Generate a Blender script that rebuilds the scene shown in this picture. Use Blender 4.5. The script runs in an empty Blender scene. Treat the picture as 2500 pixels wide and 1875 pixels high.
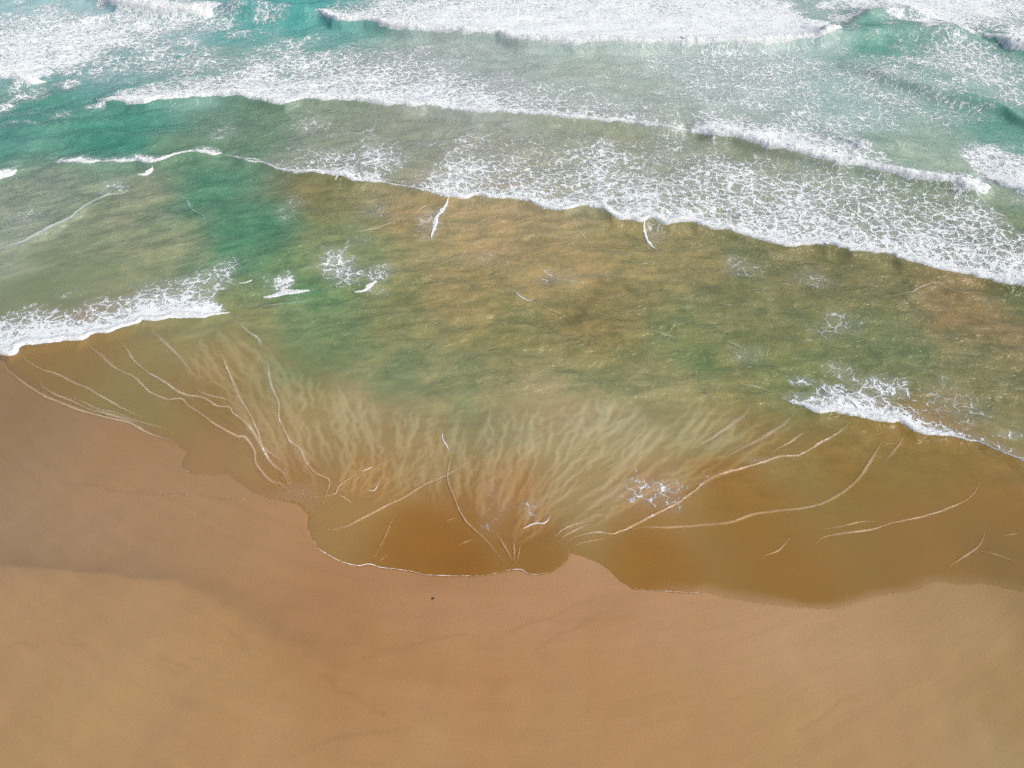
import bpy, math
import numpy as np

# ------------------------------------------------------------------ camera
sc = bpy.context.scene
CAM_H = 30.0
cd = bpy.data.cameras.new('camera'); cam = bpy.data.objects.new('camera', cd)
sc.collection.objects.link(cam); sc.camera = cam
cam.location = (0, 0, CAM_H); cam.rotation_euler = (math.radians(45), 0, 0)
cd.sensor_fit = 'HORIZONTAL'; cd.angle = 2*math.atan(1250/1875.0)
cd.clip_start = 0.1; cd.clip_end = 9000

# ------------------------------------------------------------------ sky and sun (soft, hazy light)
SUN_EL, SUN_AZ = math.radians(48), math.radians(112)      # azimuth from +Y towards +X
w = bpy.data.worlds.new('World'); sc.world = w; w.use_nodes = True
nt = w.node_tree; nt.nodes.clear()
sky = nt.nodes.new('ShaderNodeTexSky'); sky.sky_type = 'NISHITA'; sky.sun_disc = False
sky.sun_elevation = SUN_EL; sky.sun_rotation = SUN_AZ
sky.dust_density = 6.0; sky.air_density = 0.8; sky.ozone_density = 0.4
bg = nt.nodes.new('ShaderNodeBackground'); bg.inputs['Strength'].default_value = 0.14
wo = nt.nodes.new('ShaderNodeOutputWorld')
nt.links.new(sky.outputs[0], bg.inputs[0]); nt.links.new(bg.outputs[0], wo.inputs[0])
sd = bpy.data.lights.new('sun', 'SUN'); so = bpy.data.objects.new('sun', sd); sc.collection.objects.link(so)
sd.energy = 1.5; sd.angle = math.radians(22); sd.color = (1.0, 0.93, 0.84)
so.rotation_euler = (math.pi/2 - SUN_EL, 0, math.pi - SUN_AZ)
so.location = (20, 40, 60)
sc.view_settings.view_transform = 'Standard'; sc.view_settings.look = 'None'
sc.view_settings.gamma = 1.0; sc.view_settings.exposure = 0.22; sc.view_settings.use_curve_mapping = False
sc.cycles.max_bounces = 6; sc.cycles.transparent_max_bounces = 24
sc.cycles.use_denoising = False
LIGHT = 1.33        # mean daylight on a flat surface; surveyed colours are divided by it to get base colours

# ------------------------------------------------------------------ survey of the shore, in metres (x along the shore, y out to sea)
FRONTS = {'w1': {'amp': 0.9,
        'ch': 0.55,
        'cw': 2.2,
        'pts': [(-64.05, 91.59), (-53.2, 90.6), (-46.62, 89.62), (-44.55, 88.65), (-42.17, 86.77), (-38.55, 85.39), (-36.75, 84.94), (-34.23, 84.72), (-32.1, 84.72), (-31.72, 85.85)],
        'trail': [(-62.18, 0.9, 4.5), (-42.55, 0.9, 5.71), (-31.89, 0.9, 4.39)]},
 'w10': {'amp': 0.18,
         'ch': 0.15,
         'cw': 0.5,
         'pts': [(14.41, 28.9), (14.87, 28.44), (15.44, 28.09), (16.16, 27.69), (16.85, 27.79), (17.39, 27.68), (18.13, 27.4), (19.01, 27.12), (19.69, 26.95), (20.18, 26.95), (20.35, 26.74), (20.75, 26.3), (21.47, 26.08),
                 (22.2, 25.91), (23.29, 25.65), (23.64, 25.55), (24.54, 24.92), (25.41, 24.09), (26.85, 22.63)],
         'trail': [(14.49, 0.3, 0.8), (15.64, 0.55, 1.3), (17.05, 0.62, 2.01), (18.6, 0.66, 2.69), (19.96, 0.62, 3.03), (21.12, 0.56, 2.25), (22.63, 0.45, 2.06), (24.23, 0.3, 1.68), (26.73, 0.3, 1.25)]},
 'w2': {'amp': 1.0,
        'ch': 0.4,
        'cw': 1.3,
        'pts': [(-20.21, 84.13), (-18.35, 81.74), (-17.33, 81.32), (-17.39, 81.32), (-15.2, 81.53), (-13.85, 80.9), (-12.15, 79.86), (-10.22, 79.25), (-7.87, 79.05), (-5.51, 78.52), (-3.18, 78.24), (-1.63, 78.04), (-0.4, 77.26),
                (0.67, 76.67), (2.94, 76.29), (5.94, 75.79), (8.21, 75.9), (10.46, 75.71), (12.39, 75.52), (15.0, 75.9), (16.48, 75.71), (16.42, 75.71), (19.28, 75.71), (21.58, 75.9), (23.85, 75.9), (25.8, 76.48), (27.87, 76.87),
                (30.18, 76.94), (32.49, 78.04)],
        'trail': [(-20.39, 0.55, 4.88), (-16.36, 0.66, 9.61), (-11.92, 0.74, 18.55), (-4.88, 0.8, 26.66), (8.71, 0.85, 30.68), (22.19, 0.84, 30.71), (30.64, 0.76, 27.77), (33.65, 0.55, 17.94)]},
 'w3': {'amp': 0.6, 'ch': 0.5, 'cw': 1.6, 'pts': [(47.48, 79.38), (48.2, 78.18), (48.39, 76.23), (49.58, 75.47), (53.87, 72.54)], 'trail': [(39.7, 0.7, 3.3), (42.49, 0.85, 10.06), (50.85, 0.85, 10.49)]},
 'w4': {'amp': 0.5,
        'ch': 0.45,
        'cw': 1.6,
        'pts': [(-54.1, 69.88), (-49.48, 69.21), (-46.46, 68.81), (-45.04, 68.48), (-43.3, 68.05), (-42.37, 68.81)],
        'trail': [(-53.27, 0.8, 14.39), (-46.46, 0.72, 14.11), (-43.64, 0.62, 13.9), (-41.84, 0.4, 6.91)]},
 'w5': {'amp': 0.55,
        'ch': 0.28,
        'cw': 0.8,
        'pts': [(-36.56, 65.46), (-35.74, 64.39), (-34.59, 64.18), (-33.39, 63.85), (-32.44, 63.44), (-31.24, 63.44), (-30.1, 64.03), (-28.22, 64.48), (-25.96, 65.09), (-25.42, 65.09), (-23.42, 64.7), (-22.08, 64.18),
                (-20.57, 63.44), (-19.31, 63.14), (-18.76, 63.73), (-18.04, 64.18), (-16.03, 64.18), (-14.67, 64.09), (-14.73, 64.09), (-12.81, 63.85), (-10.73, 63.26), (-8.71, 63.0), (-7.78, 63.0), (-7.27, 63.2), (-5.37, 62.62),
                (-3.36, 61.98), (-2.18, 61.9), (-0.73, 61.75), (1.88, 61.33), (3.82, 60.91), (6.38, 60.49), (8.29, 60.21), (10.18, 59.8), (12.05, 59.39), (13.3, 59.2), (14.24, 59.1), (14.82, 58.78)],
        'trail': [(-35.74, 0.3, 1.51), (-33.78, 0.75, 2.42), (-30.54, 0.85, 4.31), (-27.6, 0.68, 7.97), (-24.44, 0.66, 11.87), (-19.25, 0.72, 14.25), (-12.18, 0.7, 13.83), (-6.16, 0.66, 14.14), (-2.19, 0.64, 11.1),
                  (3.63, 0.52, 9.83), (9.33, 0.45, 7.66), (12.67, 0.4, 5.69), (14.86, 0.42, 3.86)]},
 'w6': {'amp': 0.65,
        'ch': 0.42,
        'cw': 1.25,
        'pts': [(14.46, 58.94), (15.16, 58.57), (16.05, 57.91), (17.6, 57.52), (18.59, 56.88), (20.09, 55.87), (21.61, 55.12), (23.2, 54.27), (24.68, 53.2), (25.76, 52.85), (27.3, 52.16), (28.82, 51.48), (30.31, 50.81),
                (31.87, 50.37), (33.27, 49.62), (34.36, 49.51), (35.45, 50.31)],
        'trail': [(14.13, 0.4, 3.14), (16.2, 0.76, 5.19), (19.55, 0.8, 6.69), (23.37, 0.8, 7.21), (27.04, 0.68, 4.93), (30.64, 0.6, 2.6), (34.23, 0.68, 2.52)]},
 'w6b': {'amp': 0.3, 'ch': 0.25, 'cw': 1.0, 'pts': [(35.81, 51.61), (36.32, 50.94), (37.01, 50.17), (38.26, 49.2), (40.89, 47.75)], 'trail': [(34.86, 0.5, 3.04), (36.53, 0.74, 4.41), (39.8, 0.76, 4.15)]},
 'w7': {'amp': 0.38,
        'ch': 0.24,
        'cw': 0.75,
        'pts': [(-22.69, 55.3), (-21.68, 54.69), (-20.52, 53.92), (-19.27, 53.68), (-18.31, 53.14), (-16.96, 52.33), (-15.13, 51.99), (-12.72, 51.54), (-12.74, 51.38), (-11.65, 51.05), (-9.66, 50.87), (-9.31, 50.82),
                (-7.5, 50.06), (-5.73, 49.31), (-4.68, 48.78), (-3.44, 48.78), (-2.78, 48.99), (-1.19, 48.78), (0.49, 48.47), (1.6, 47.95), (2.48, 47.44), (3.68, 47.14), (4.36, 47.54), (5.04, 47.68), (6.02, 47.44), (6.44, 47.14),
                (7.01, 46.24), (8.06, 45.85), (9.0, 45.56), (9.65, 45.95), (10.31, 45.66), (10.93, 45.46), (11.79, 45.46), (12.39, 45.46), (12.87, 45.08), (13.67, 44.8), (14.68, 44.51), (15.84, 43.95), (17.19, 43.4),
                (18.52, 42.86), (20.13, 43.04), (21.07, 42.68), (22.46, 42.15), (23.92, 41.89), (24.86, 41.63), (21.12, 42.86), (22.06, 42.5), (23.26, 42.06), (24.13, 41.89), (25.22, 41.2), (26.52, 40.6), (27.6, 40.02),
                (28.69, 39.77), (30.01, 39.36), (31.17, 38.64), (32.12, 38.32), (36.06, 36.81)],
        'trail': [(-22.71, 0.16, 1.1), (-20.56, 0.2, 1.8), (-17.83, 0.32, 4.73), (-15.57, 0.45, 8.59), (-11.94, 0.54, 9.2), (-9.84, 0.46, 7.54), (-8.77, 0.22, 3.75), (-6.99, 0.3, 6.58), (-5.24, 0.5, 7.95), (-4.05, 0.64, 9.42),
                  (-0.2, 0.5, 12.6), (3.09, 0.54, 12.56), (6.37, 0.58, 12.52), (8.19, 0.64, 13.23), (10.72, 0.56, 13.12), (14.1, 0.57, 15.17), (18.41, 0.6, 14.39), (22.84, 0.6, 14.09), (26.78, 0.6, 13.36), (32.12, 0.6, 12.49),
                  (36.74, 0.6, 11.9)]},
 'w8': {'amp': 0.3, 'ch': 0.3, 'cw': 1.1, 'pts': [(-40.99, 49.84), (-39.4, 51.27), (-38.48, 51.79), (-37.99, 52.24), (-37.86, 53.03)], 'trail': [(-40.03, 0.8, 1.6), (-38.0, 0.8, 1.3), (-37.73, 0.6, 1.11)]},
 'w8b': {'amp': 0.3,
         'ch': 0.2,
         'cw': 0.55,
         'pts': [(-35.68, 54.28), (-34.43, 53.87), (-32.59, 53.75), (-31.84, 53.99), (-30.13, 53.92), (-29.04, 54.23), (-27.92, 53.75), (-26.92, 53.99), (-25.97, 54.84), (-24.87, 55.2), (-23.35, 55.01), (-22.82, 55.5)],
         'trail': [(-35.71, 0.5, 1.0), (-33.01, 0.62, 1.28), (-31.48, 0.25, 0.7), (-30.04, 0.5, 0.99), (-28.44, 0.62, 1.28), (-26.72, 0.55, 1.0), (-25.53, 0.3, 0.87), (-24.12, 0.6, 1.17), (-22.93, 0.5, 1.32)]},
 'w9': {'amp': 0.18,
        'ch': 0.16,
        'cw': 0.55,
        'pts': [(-32.93, 30.75), (-30.9, 31.89), (-29.38, 32.42), (-28.62, 32.32), (-28.19, 32.95), (-27.0, 33.11), (-25.96, 33.43), (-25.08, 33.51), (-24.75, 34.06), (-23.8, 34.2), (-23.03, 34.62), (-22.37, 35.12),
                (-22.3, 35.34), (-21.39, 35.27), (-20.03, 35.41), (-18.65, 35.48), (-18.26, 35.77), (-17.2, 36.18)],
        'trail': [(-31.57, 0.8, 4.6), (-29.38, 0.78, 3.84), (-27.02, 0.74, 3.93), (-24.71, 0.72, 4.29), (-22.35, 0.74, 4.2), (-19.66, 0.72, 3.99), (-17.34, 0.6, 3.1)]}}
FLECKS = {'f10': ([(-9.92, 38.22), (-9.44, 38.26), (-8.99, 38.56), (-8.6, 39.08)], 0.45, 0.12),
 'f11': ([(-4.55, 48.73), (-4.74, 47.7), (-5.12, 46.8), (-5.23, 45.91), (-5.37, 44.95), (-5.56, 44.09)], 0.34, 0.1),
 'f13': ([(9.11, 45.87), (9.09, 44.57), (9.24, 43.46), (9.67, 42.74)], 0.34, 0.1),
 'f14': ([(0.16, 37.9), (0.57, 37.44), (1.27, 37.13)], 0.3, 0.08),
 'f16': ([(16.83, 29.71), (17.15, 29.06), (17.57, 28.79), (18.06, 28.47), (18.34, 27.78)], 0.42, 0.12),
 'f18': ([(-3.61, 26.32), (-3.56, 25.83), (-3.37, 25.48), (-3.22, 25.16)], 0.22, 0.06),
 'f19': ([(0.53, 20.28), (0.82, 20.47), (1.16, 20.6), (1.47, 20.6), (1.68, 20.85), (1.71, 21.09)], 0.2, 0.07),
 'f20': ([(-7.38, 23.79), (-7.19, 23.88), (-6.95, 24.05)], 0.16, 0.05),
 'f21': ([(-6.97, 22.59), (-6.71, 22.54), (-6.56, 22.73), (-6.52, 23.1)], 0.12, 0.04),
 'f25': ([(-20.33, 30.81), (-19.72, 30.42), (-19.15, 30.1)], 0.15, 0.05),
 'f5': ([(-28.36, 52.35), (-27.72, 52.35), (-27.38, 52.92), (-27.53, 53.39)], 0.5, 0.14),
 'f6': ([(-20.65, 54.29), (-20.01, 54.15), (-19.38, 54.01)], 0.35, 0.1),
 'f7': ([(-15.52, 37.72), (-15.05, 37.78), (-14.24, 38.06), (-13.57, 38.12), (-12.71, 38.34)], 0.5, 0.14),
 'f8': ([(-17.36, 39.04), (-16.94, 39.14), (-16.63, 39.43)], 0.32, 0.09)}
PATCHES = {'p1': (-45.71, 77.67, 15.15, 14.54, 0.78, 0),
 'p10': (-34.34, 46.58, 1.75, 2.24, 0.36, 0),
 'p11': (-14.48, 39.16, 0.8, 1.15, 0.68, 0),
 'p12': (-11.21, 40.87, 2.12, 2.51, 0.6, 0),
 'p13': (-8.85, 40.12, 1.2, 1.52, 0.5, 0),
 'p14': (-5.74, 46.18, 1.28, 2.36, 0.42, 0),
 'p15': (9.88, 44.65, 1.05, 1.61, 0.42, 0),
 'p16': (-9.68, 47.17, 1.55, 1.73, 0.32, 0),
 'p17': (-18.52, 40.22, 1.31, 1.71, 0.5, 0),
 'p18': (3.33, 39.64, 1.98, 1.2, 0.33, 0),
 'p19': (14.77, 40.64, 2.01, 2.12, 0.33, 0),
 'p2': (-33.08, 72.67, 11.37, 6.18, 0.56, 0),
 'p20': (19.1, 39.48, 1.98, 1.65, 0.33, 0),
 'p22': (19.68, 35.13, 1.99, 1.72, 0.33, 0),
 'p23': (13.52, 32.51, 1.45, 1.46, 0.33, 0),
 'p24': (20.36, 29.49, 1.27, 1.1, 0.6, 0),
 'p25': (23.67, 28.43, 2.18, 1.91, 0.36, 0),
 'p26': (18.19, 31.09, 1.05, 0.77, 0.4, 0),
 'p27': (25.75, 26.08, 0.97, 0.54, 0.45, 0),
 'p28': (6.62, 22.41, 2.31, 1.64, 0.4, 0),
 'p29': (0.83, 21.28, 0.67, 1.14, 0.3, 0),
 'p3': (-37.65, 83.83, 15.53, 8.38, 0.66, 0),
 'p30': (-0.85, 21.63, 1.19, 3.17, 0.24, 0),
 'p31': (12.17, 24.47, 1.02, 0.37, 0.35, 0),
 'p32': (-23.8, 37.5, 4.06, 1.1, 0.42, 0),
 'p33': (-23.54, 59.27, 1.66, 2.48, 0.36, 0),
 'p34': (-16.0, 46.97, 1.39, 2.31, 0.33, 0),
 'p35': (-1.81, 41.93, 1.44, 1.24, 0.33, 0),
 'p36': (33.04, 67.64, 10.82, 11.8, 0.5, 0),
 'p37': (-16.77, 60.63, 2.86, 3.16, 0.4, 0),
 'p38': (16.0, 30.1, 0.86, 0.62, 0.45, 0),
 'p4': (43.5, 72.67, 9.63, 11.81, 0.6, 0),
 'p40': (5.27, 55.85, 15.37, 6.36, 0.34, 0),
 'p41': (-10.32, 22.13, 1.33, 1.75, 0.25, 0),
 'p5': (46.92, 87.87, 19.09, 10.65, 0.85, 0),
 'p6': (25.24, 60.53, 6.56, 7.11, 0.55, -0.1),
 'p7': (38.34, 52.98, 4.25, 5.15, 0.74, 0),
 'p8': (22.04, 70.6, 14.15, 12.58, 0.54, 0),
 'p9': (-29.78, 50.86, 1.13, 1.3, 0.45, 0)}
RIPPLES = {'r1': ([(-29.23, 32.36), (-28.55, 31.33), (-27.67, 30.57), (-26.4, 29.65), (-25.24, 28.94), (-23.68, 28.24), (-21.84, 27.55), (-20.11, 27.1), (-18.87, 26.33), (-17.94, 25.95), (-17.28, 25.63), (-16.57, 25.15)], 0.22, 0.035, 0.2),
 'r11': ([(-10.21, 22.16), (-9.36, 22.14), (-8.54, 22.34), (-8.41, 22.84), (-7.78, 23.45), (-7.34, 23.88), (-6.82, 24.41)], 0.16, 0.035, 0.3),
 'r12': ([(-8.44, 22.35), (-7.84, 21.98), (-7.51, 21.62)], 0.15, 0.03, 0.2),
 'r13': ([(-9.06, 20.58), (-8.74, 20.34), (-8.25, 20.24), (-7.6, 20.45), (-6.98, 20.88), (-6.09, 21.53), (-5.11, 22.16), (-4.25, 22.89), (-3.21, 23.54), (-2.37, 24.22), (-1.43, 25.1)], 0.2, 0.035, 0.3),
 'r14': ([(-3.37, 25.5), (-3.24, 25.2), (-3.13, 24.61), (-3.18, 23.64), (-3.06, 22.89), (-2.68, 21.8), (-2.36, 21.09), (-1.99, 20.49), (-1.43, 19.91), (-0.8, 19.09), (-0.33, 18.46), (0.06, 18.27)], 0.2, 0.045, 0.4),
 'r15': ([(-5.29, 21.27), (-5.64, 20.66), (-5.76, 19.91), (-5.99, 19.13), (-6.25, 18.35)], 0.12, 0.02, 0.1),
 'r16': ([(-5.45, 19.01), (-5.8, 18.62), (-6.12, 18.31)], 0.09, 0.015, 0.05),
 'r17': ([(-2.49, 20.92), (-2.83, 20.83), (-3.1, 20.66)], 0.12, 0.02, 0.05),
 'r18': ([(-1.62, 19.74), (-2.09, 19.56), (-2.54, 19.33)], 0.12, 0.02, 0.05),
 'r2': ([(-26.42, 30.57), (-25.91, 29.9), (-25.05, 29.29), (-23.87, 28.7), (-22.32, 27.95), (-20.64, 27.44), (-19.48, 26.93), (-18.88, 26.6)], 0.24, 0.035, 0.1),
 'r20': ([(0.06, 18.31), (-0.2, 19.01), (-0.54, 19.66), (-0.82, 20.16)], 0.14, 0.03, 0.4),
 'r20b': ([(0.07, 18.31), (0.09, 19.17), (0.06, 19.91)], 0.1, 0.02, 0.3),
 'r20c': ([(0.13, 18.31), (0.26, 18.78), (0.43, 19.5)], 0.1, 0.02, 0.3),
 'r21': ([(1.8, 19.33), (2.02, 19.91), (2.59, 20.41), (3.29, 20.66), (3.72, 20.79)], 0.15, 0.03, 0.1),
 'r22': ([(2.0, 19.37), (2.43, 19.91), (3.21, 20.41), (3.84, 20.62)], 0.14, 0.03, 0.1),
 'r23': ([(2.26, 19.25), (2.83, 19.82), (3.86, 20.06), (4.6, 19.97), (4.87, 20.1), (5.22, 20.23), (6.33, 20.9), (7.75, 21.72), (8.78, 22.56), (9.42, 23.14), (10.13, 23.55), (11.5, 23.97), (12.72, 24.46), (13.34, 24.7),
          (14.29, 24.76), (14.59, 24.89), (15.75, 25.63), (16.71, 26.17), (17.48, 26.82), (17.98, 27.38)],
         0.24, 0.05, 0.5),
 'r25': ([(5.04, 20.1), (5.57, 20.31), (7.11, 20.36), (8.58, 20.47), (10.08, 20.68), (11.3, 21.11), (13.11, 21.39), (14.51, 21.72), (15.57, 22.28), (16.59, 22.97), (17.28, 23.67), (18.07, 24.64), (18.74, 25.51), (19.34, 26.15)],
         0.22, 0.045, 0.1),
 'r26': ([(13.57, 19.23), (14.0, 19.69), (15.21, 20.05), (16.45, 20.21), (17.63, 20.63), (18.76, 20.9), (20.04, 21.28), (21.3, 21.77), (22.05, 22.28), (22.62, 22.85), (22.91, 23.32)], 0.22, 0.045, 0.1),
 'r27': ([(10.81, 18.49), (11.44, 18.88), (12.0, 19.13), (12.57, 19.69), (12.66, 19.89)], 0.14, 0.025, 0.05),
 'r28': ([(18.85, 17.82), (19.5, 18.39), (20.71, 19.08), (21.32, 19.59), (21.86, 20.31)], 0.15, 0.03, 0.1),
 'r29': ([(14.06, 20.19), (15.43, 20.47), (16.27, 20.68), (17.66, 20.71)], 0.14, 0.025, 0.05),
 'r3': ([(-28.4, 32.56), (-27.66, 31.9), (-26.56, 31.2), (-25.39, 30.7), (-24.27, 30.08), (-23.32, 29.65), (-22.31, 29.0), (-20.91, 28.18), (-19.19, 27.27)], 0.28, 0.04, 0.15),
 'r30': ([(20.71, 19.08), (21.53, 18.88), (22.58, 18.3)], 0.1, 0.02, 0.05),
 'r31': ([(2.29, 19.21), (3.21, 19.5), (4.59, 19.82)], 0.07, 0.015, 0.1),
 'r32': ([(12.87, 24.89), (14.16, 25.63), (14.94, 26.17), (15.51, 26.49)], 0.32, 0.04, 0.05),
 'r33': ([(10.18, 24.38), (11.88, 25.42), (13.17, 26.17), (14.36, 27.05), (15.17, 27.95)], 0.4, 0.04, 0.05),
 'r34': ([(8.49, 25.0), (9.8, 25.74), (11.19, 26.71), (12.39, 27.72), (12.98, 28.53)], 0.5, 0.04, 0.02),
 'r35': ([(1.29, 37.17), (2.13, 36.49), (3.06, 35.97), (3.85, 34.96)], 0.2, 0.06, 0.1),
 'r36': ([(8.0, 34.54), (8.95, 34.19), (9.91, 33.84)], 0.25, 0.06, 0.2),
 'r37': ([(16.44, 43.14), (17.0, 42.43), (17.68, 41.81), (19.25, 41.52)], 0.2, 0.05, 0.15),
 'r38': ([(22.46, 37.63), (24.45, 37.79), (25.69, 38.49), (26.6, 38.81), (27.2, 38.6), (28.08, 37.86), (29.02, 38.02), (29.78, 37.86)], 0.25, 0.07, 0.2),
 'r39': ([(12.41, 33.73), (12.94, 33.23), (13.47, 32.76)], 0.25, 0.05, 0.2),
 'r3b': ([(-24.47, 29.11), (-23.26, 28.64), (-22.01, 28.01), (-20.91, 27.72), (-19.72, 27.16), (-18.63, 26.82), (-17.52, 26.39)], 0.18, 0.03, 0.1),
 'r4': ([(-25.08, 33.77), (-24.61, 33.16), (-23.53, 32.23), (-22.35, 31.2), (-21.17, 30.57), (-20.57, 30.08), (-19.81, 29.35), (-18.68, 28.76), (-17.95, 28.82), (-17.37, 28.29), (-16.42, 27.61), (-15.38, 26.82), (-14.23, 26.17),
         (-13.8, 26.06), (-13.25, 25.42), (-12.99, 25.0), (-12.83, 24.38), (-12.38, 23.77), (-11.77, 23.12), (-11.28, 22.98), (-10.37, 22.21), (-10.18, 21.83)],
        0.25, 0.045, 0.25),
 'r40': ([(12.35, 37.14), (13.02, 36.87), (13.95, 36.78)], 0.2, 0.05, 0.15),
 'r41': ([(11.96, 30.57), (12.54, 30.02), (13.02, 29.83), (13.66, 29.65), (14.47, 29.05)], 0.25, 0.05, 0.15),
 'r42': ([(-25.58, 50.06), (-24.38, 49.52), (-23.71, 48.99), (-22.75, 47.44), (-21.72, 46.54), (-21.44, 45.96), (-21.87, 45.57)], 0.3, 0.06, 0.1),
 'r43': ([(-35.0, 42.07), (-34.3, 42.78), (-33.06, 43.5), (-32.04, 44.8), (-31.15, 45.76), (-30.41, 47.75), (-29.39, 49.2), (-28.56, 49.74), (-28.45, 50.72), (-28.33, 51.38)], 0.5, 0.12, 0.15),
 'r44': ([(22.33, 19.86), (22.79, 19.95), (23.32, 20.0)], 0.12, 0.02, 0.05),
 'r45': ([(17.47, 40.95), (18.75, 41.17), (19.78, 41.24), (20.9, 40.53)], 0.18, 0.04, 0.15),
 'r46': ([(18.53, 24.27), (19.65, 25.42), (20.48, 26.39)], 0.3, 0.03, 0.03),
 'r47': ([(-17.83, 29.83), (-16.51, 29.11), (-15.49, 28.76), (-14.64, 28.41)], 0.16, 0.03, 0.15),
 'r48': ([(-7.08, 46.54), (-6.32, 47.95), (-5.26, 48.78)], 0.2, 0.05, 0.15),
 'r49': ([(-11.82, 44.62), (-9.97, 45.18), (-8.44, 45.96), (-7.28, 46.35)], 0.22, 0.05, 0.1),
 'r5': ([(-23.09, 33.7), (-22.48, 33.02), (-21.39, 31.71), (-20.41, 30.88), (-19.21, 30.14), (-18.52, 29.59), (-17.7, 29.11), (-16.8, 28.94), (-15.87, 28.29), (-15.17, 28.18), (-14.8, 27.72), (-13.86, 26.93), (-13.14, 25.95),
         (-12.64, 25.21), (-11.96, 24.27), (-11.28, 23.67), (-10.71, 22.78), (-10.25, 22.21)],
        0.25, 0.045, 0.45),
 'r50': ([(-2.66, 45.57), (-1.6, 46.54), (-0.51, 46.94)], 0.18, 0.05, 0.1),
 'r51': ([(4.1, 46.54), (4.55, 44.99), (5.21, 43.69), (5.33, 42.43)], 0.28, 0.05, 0.1),
 'r52': ([(-17.34, 36.87), (-15.22, 36.79), (-13.38, 37.17), (-11.11, 37.94)], 0.16, 0.04, 0.1),
 'r6': ([(-21.64, 34.82), (-20.9, 33.98), (-20.0, 33.16), (-18.78, 31.84), (-18.11, 31.07), (-17.13, 30.08)], 0.35, 0.035, 0.1),
 'r7': ([(-17.19, 33.16), (-16.39, 31.84), (-15.41, 30.08), (-14.76, 28.88), (-13.97, 27.72), (-13.29, 26.6), (-12.8, 25.52), (-12.38, 25.1), (-11.71, 24.58), (-10.84, 23.77)], 0.28, 0.04, 0.35),
 'r8': ([(-14.42, 32.89), (-13.86, 31.58), (-13.29, 29.83), (-12.55, 28.41), (-12.2, 27.16), (-11.56, 26.06), (-11.41, 25.81), (-10.75, 25.2), (-10.3, 24.41), (-9.64, 23.64), (-8.93, 23.17), (-8.9, 22.34), (-9.09, 21.27)], 0.24,
        0.04, 0.4),
 'r9': ([(-16.94, 35.68), (-15.81, 34.54), (-14.88, 33.7), (-14.36, 32.62)], 0.3, 0.05, 0.4)}
GUIDES = [[(-21.52, 35.08), (-18.49, 31.46), (-15.03, 28.21), (-12.92, 25.57), (-11.43, 23.14)], [(-18.75, 35.08), (-15.87, 31.46), (-13.46, 27.87), (-11.83, 24.94), (-10.41, 22.56)],
 [(-15.5, 34.24), (-13.43, 31.08), (-11.74, 27.87), (-10.2, 24.94), (-9.12, 22.85)], [(-12.89, 32.23), (-11.01, 29.26), (-9.78, 26.54), (-8.92, 24.33), (-8.29, 22.56)],
 [(-9.93, 30.34), (-8.83, 28.21), (-8.16, 26.21), (-7.84, 24.03), (-7.88, 22.13)], [(-7.18, 28.9), (-6.69, 26.86), (-6.45, 24.94), (-6.57, 23.14), (-7.38, 21.71)],
 [(-4.86, 28.21), (-4.72, 26.54), (-4.79, 24.64), (-5.08, 22.85), (-6.24, 21.44)], [(-2.62, 28.04), (-2.78, 26.21), (-2.8, 24.33), (-2.59, 22.56), (-2.08, 21.16)],
 [(-0.65, 28.55), (-0.86, 26.21), (-1.06, 24.33), (-1.24, 22.27), (-0.98, 20.36)], [(1.62, 29.26), (1.06, 26.54), (0.32, 24.33), (-0.35, 21.99), (-0.44, 19.84)],
 [(4.39, 29.26), (3.23, 26.54), (1.93, 24.03), (0.75, 21.71), (-0.02, 19.33)], [(7.42, 29.26), (5.6, 26.21), (3.75, 23.73), (1.83, 21.44), (0.5, 19.33)], [(10.39, 28.9), (7.95, 25.89), (5.54, 23.43), (3.14, 21.44), (1.13, 19.58)],
 [(13.2, 28.04), (10.21, 25.26), (7.32, 23.14), (4.45, 21.44), (1.77, 19.84)], [(15.45, 27.19), (11.95, 24.64), (8.85, 22.85), (5.51, 21.16), (2.4, 19.71)]]
EDGE = [(-9.84, 21.44), (-9.74, 21.28), (-9.52, 21.09), (-9.53, 21.0), (-9.46, 20.42), (-9.15, 19.8), (-8.7, 19.19), (-8.2, 18.83), (-7.62, 18.51), (-6.87, 18.28), (-6.54, 18.3), (-6.29, 18.33), (-5.74, 18.17), (-4.95, 18.05),
 (-4.15, 17.9), (-3.69, 17.78), (-2.72, 17.77), (-1.88, 17.72), (-1.1, 17.78), (-0.46, 17.97), (0.32, 18.07), (0.64, 17.9), (1.09, 17.8), (1.68, 17.94), (2.15, 18.24), (2.5, 18.59), (2.59, 18.95), (2.43, 19.19), (2.26, 19.27)]
EDGE2 = [(2.43, 19.2), (3.17, 18.79), (3.98, 18.32), (4.34, 17.94), (4.61, 17.59), (4.75, 17.41), (5.2, 17.13), (6.37, 16.99), (7.31, 16.9), (7.78, 16.88), (8.27, 16.95), (9.09, 16.68), (10.2, 16.41), (11.34, 16.28), (12.48, 16.14),
 (13.48, 16.12), (14.23, 16.28), (14.93, 16.5), (15.39, 16.68), (16.24, 16.86), (17.07, 16.95), (17.6, 17.08), (18.05, 17.41), (18.56, 17.49), (19.07, 17.36), (19.62, 17.34), (20.44, 17.38), (21.01, 17.22), (21.5, 17.08),
 (22.04, 16.9)]
EDGE3 = [(-16.48, 24.41), (-16.34, 24.17), (-16.35, 23.99), (-15.63, 23.57), (-15.08, 23.57)]
EDGE4 = [(-20.31, 22.75), (-18.42, 22.5), (-16.04, 22.29), (-14.31, 22.16), (-12.94, 22.01), (-12.07, 22.04), (-10.6, 21.8), (-10.15, 21.73), (-9.7, 21.24)]
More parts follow.
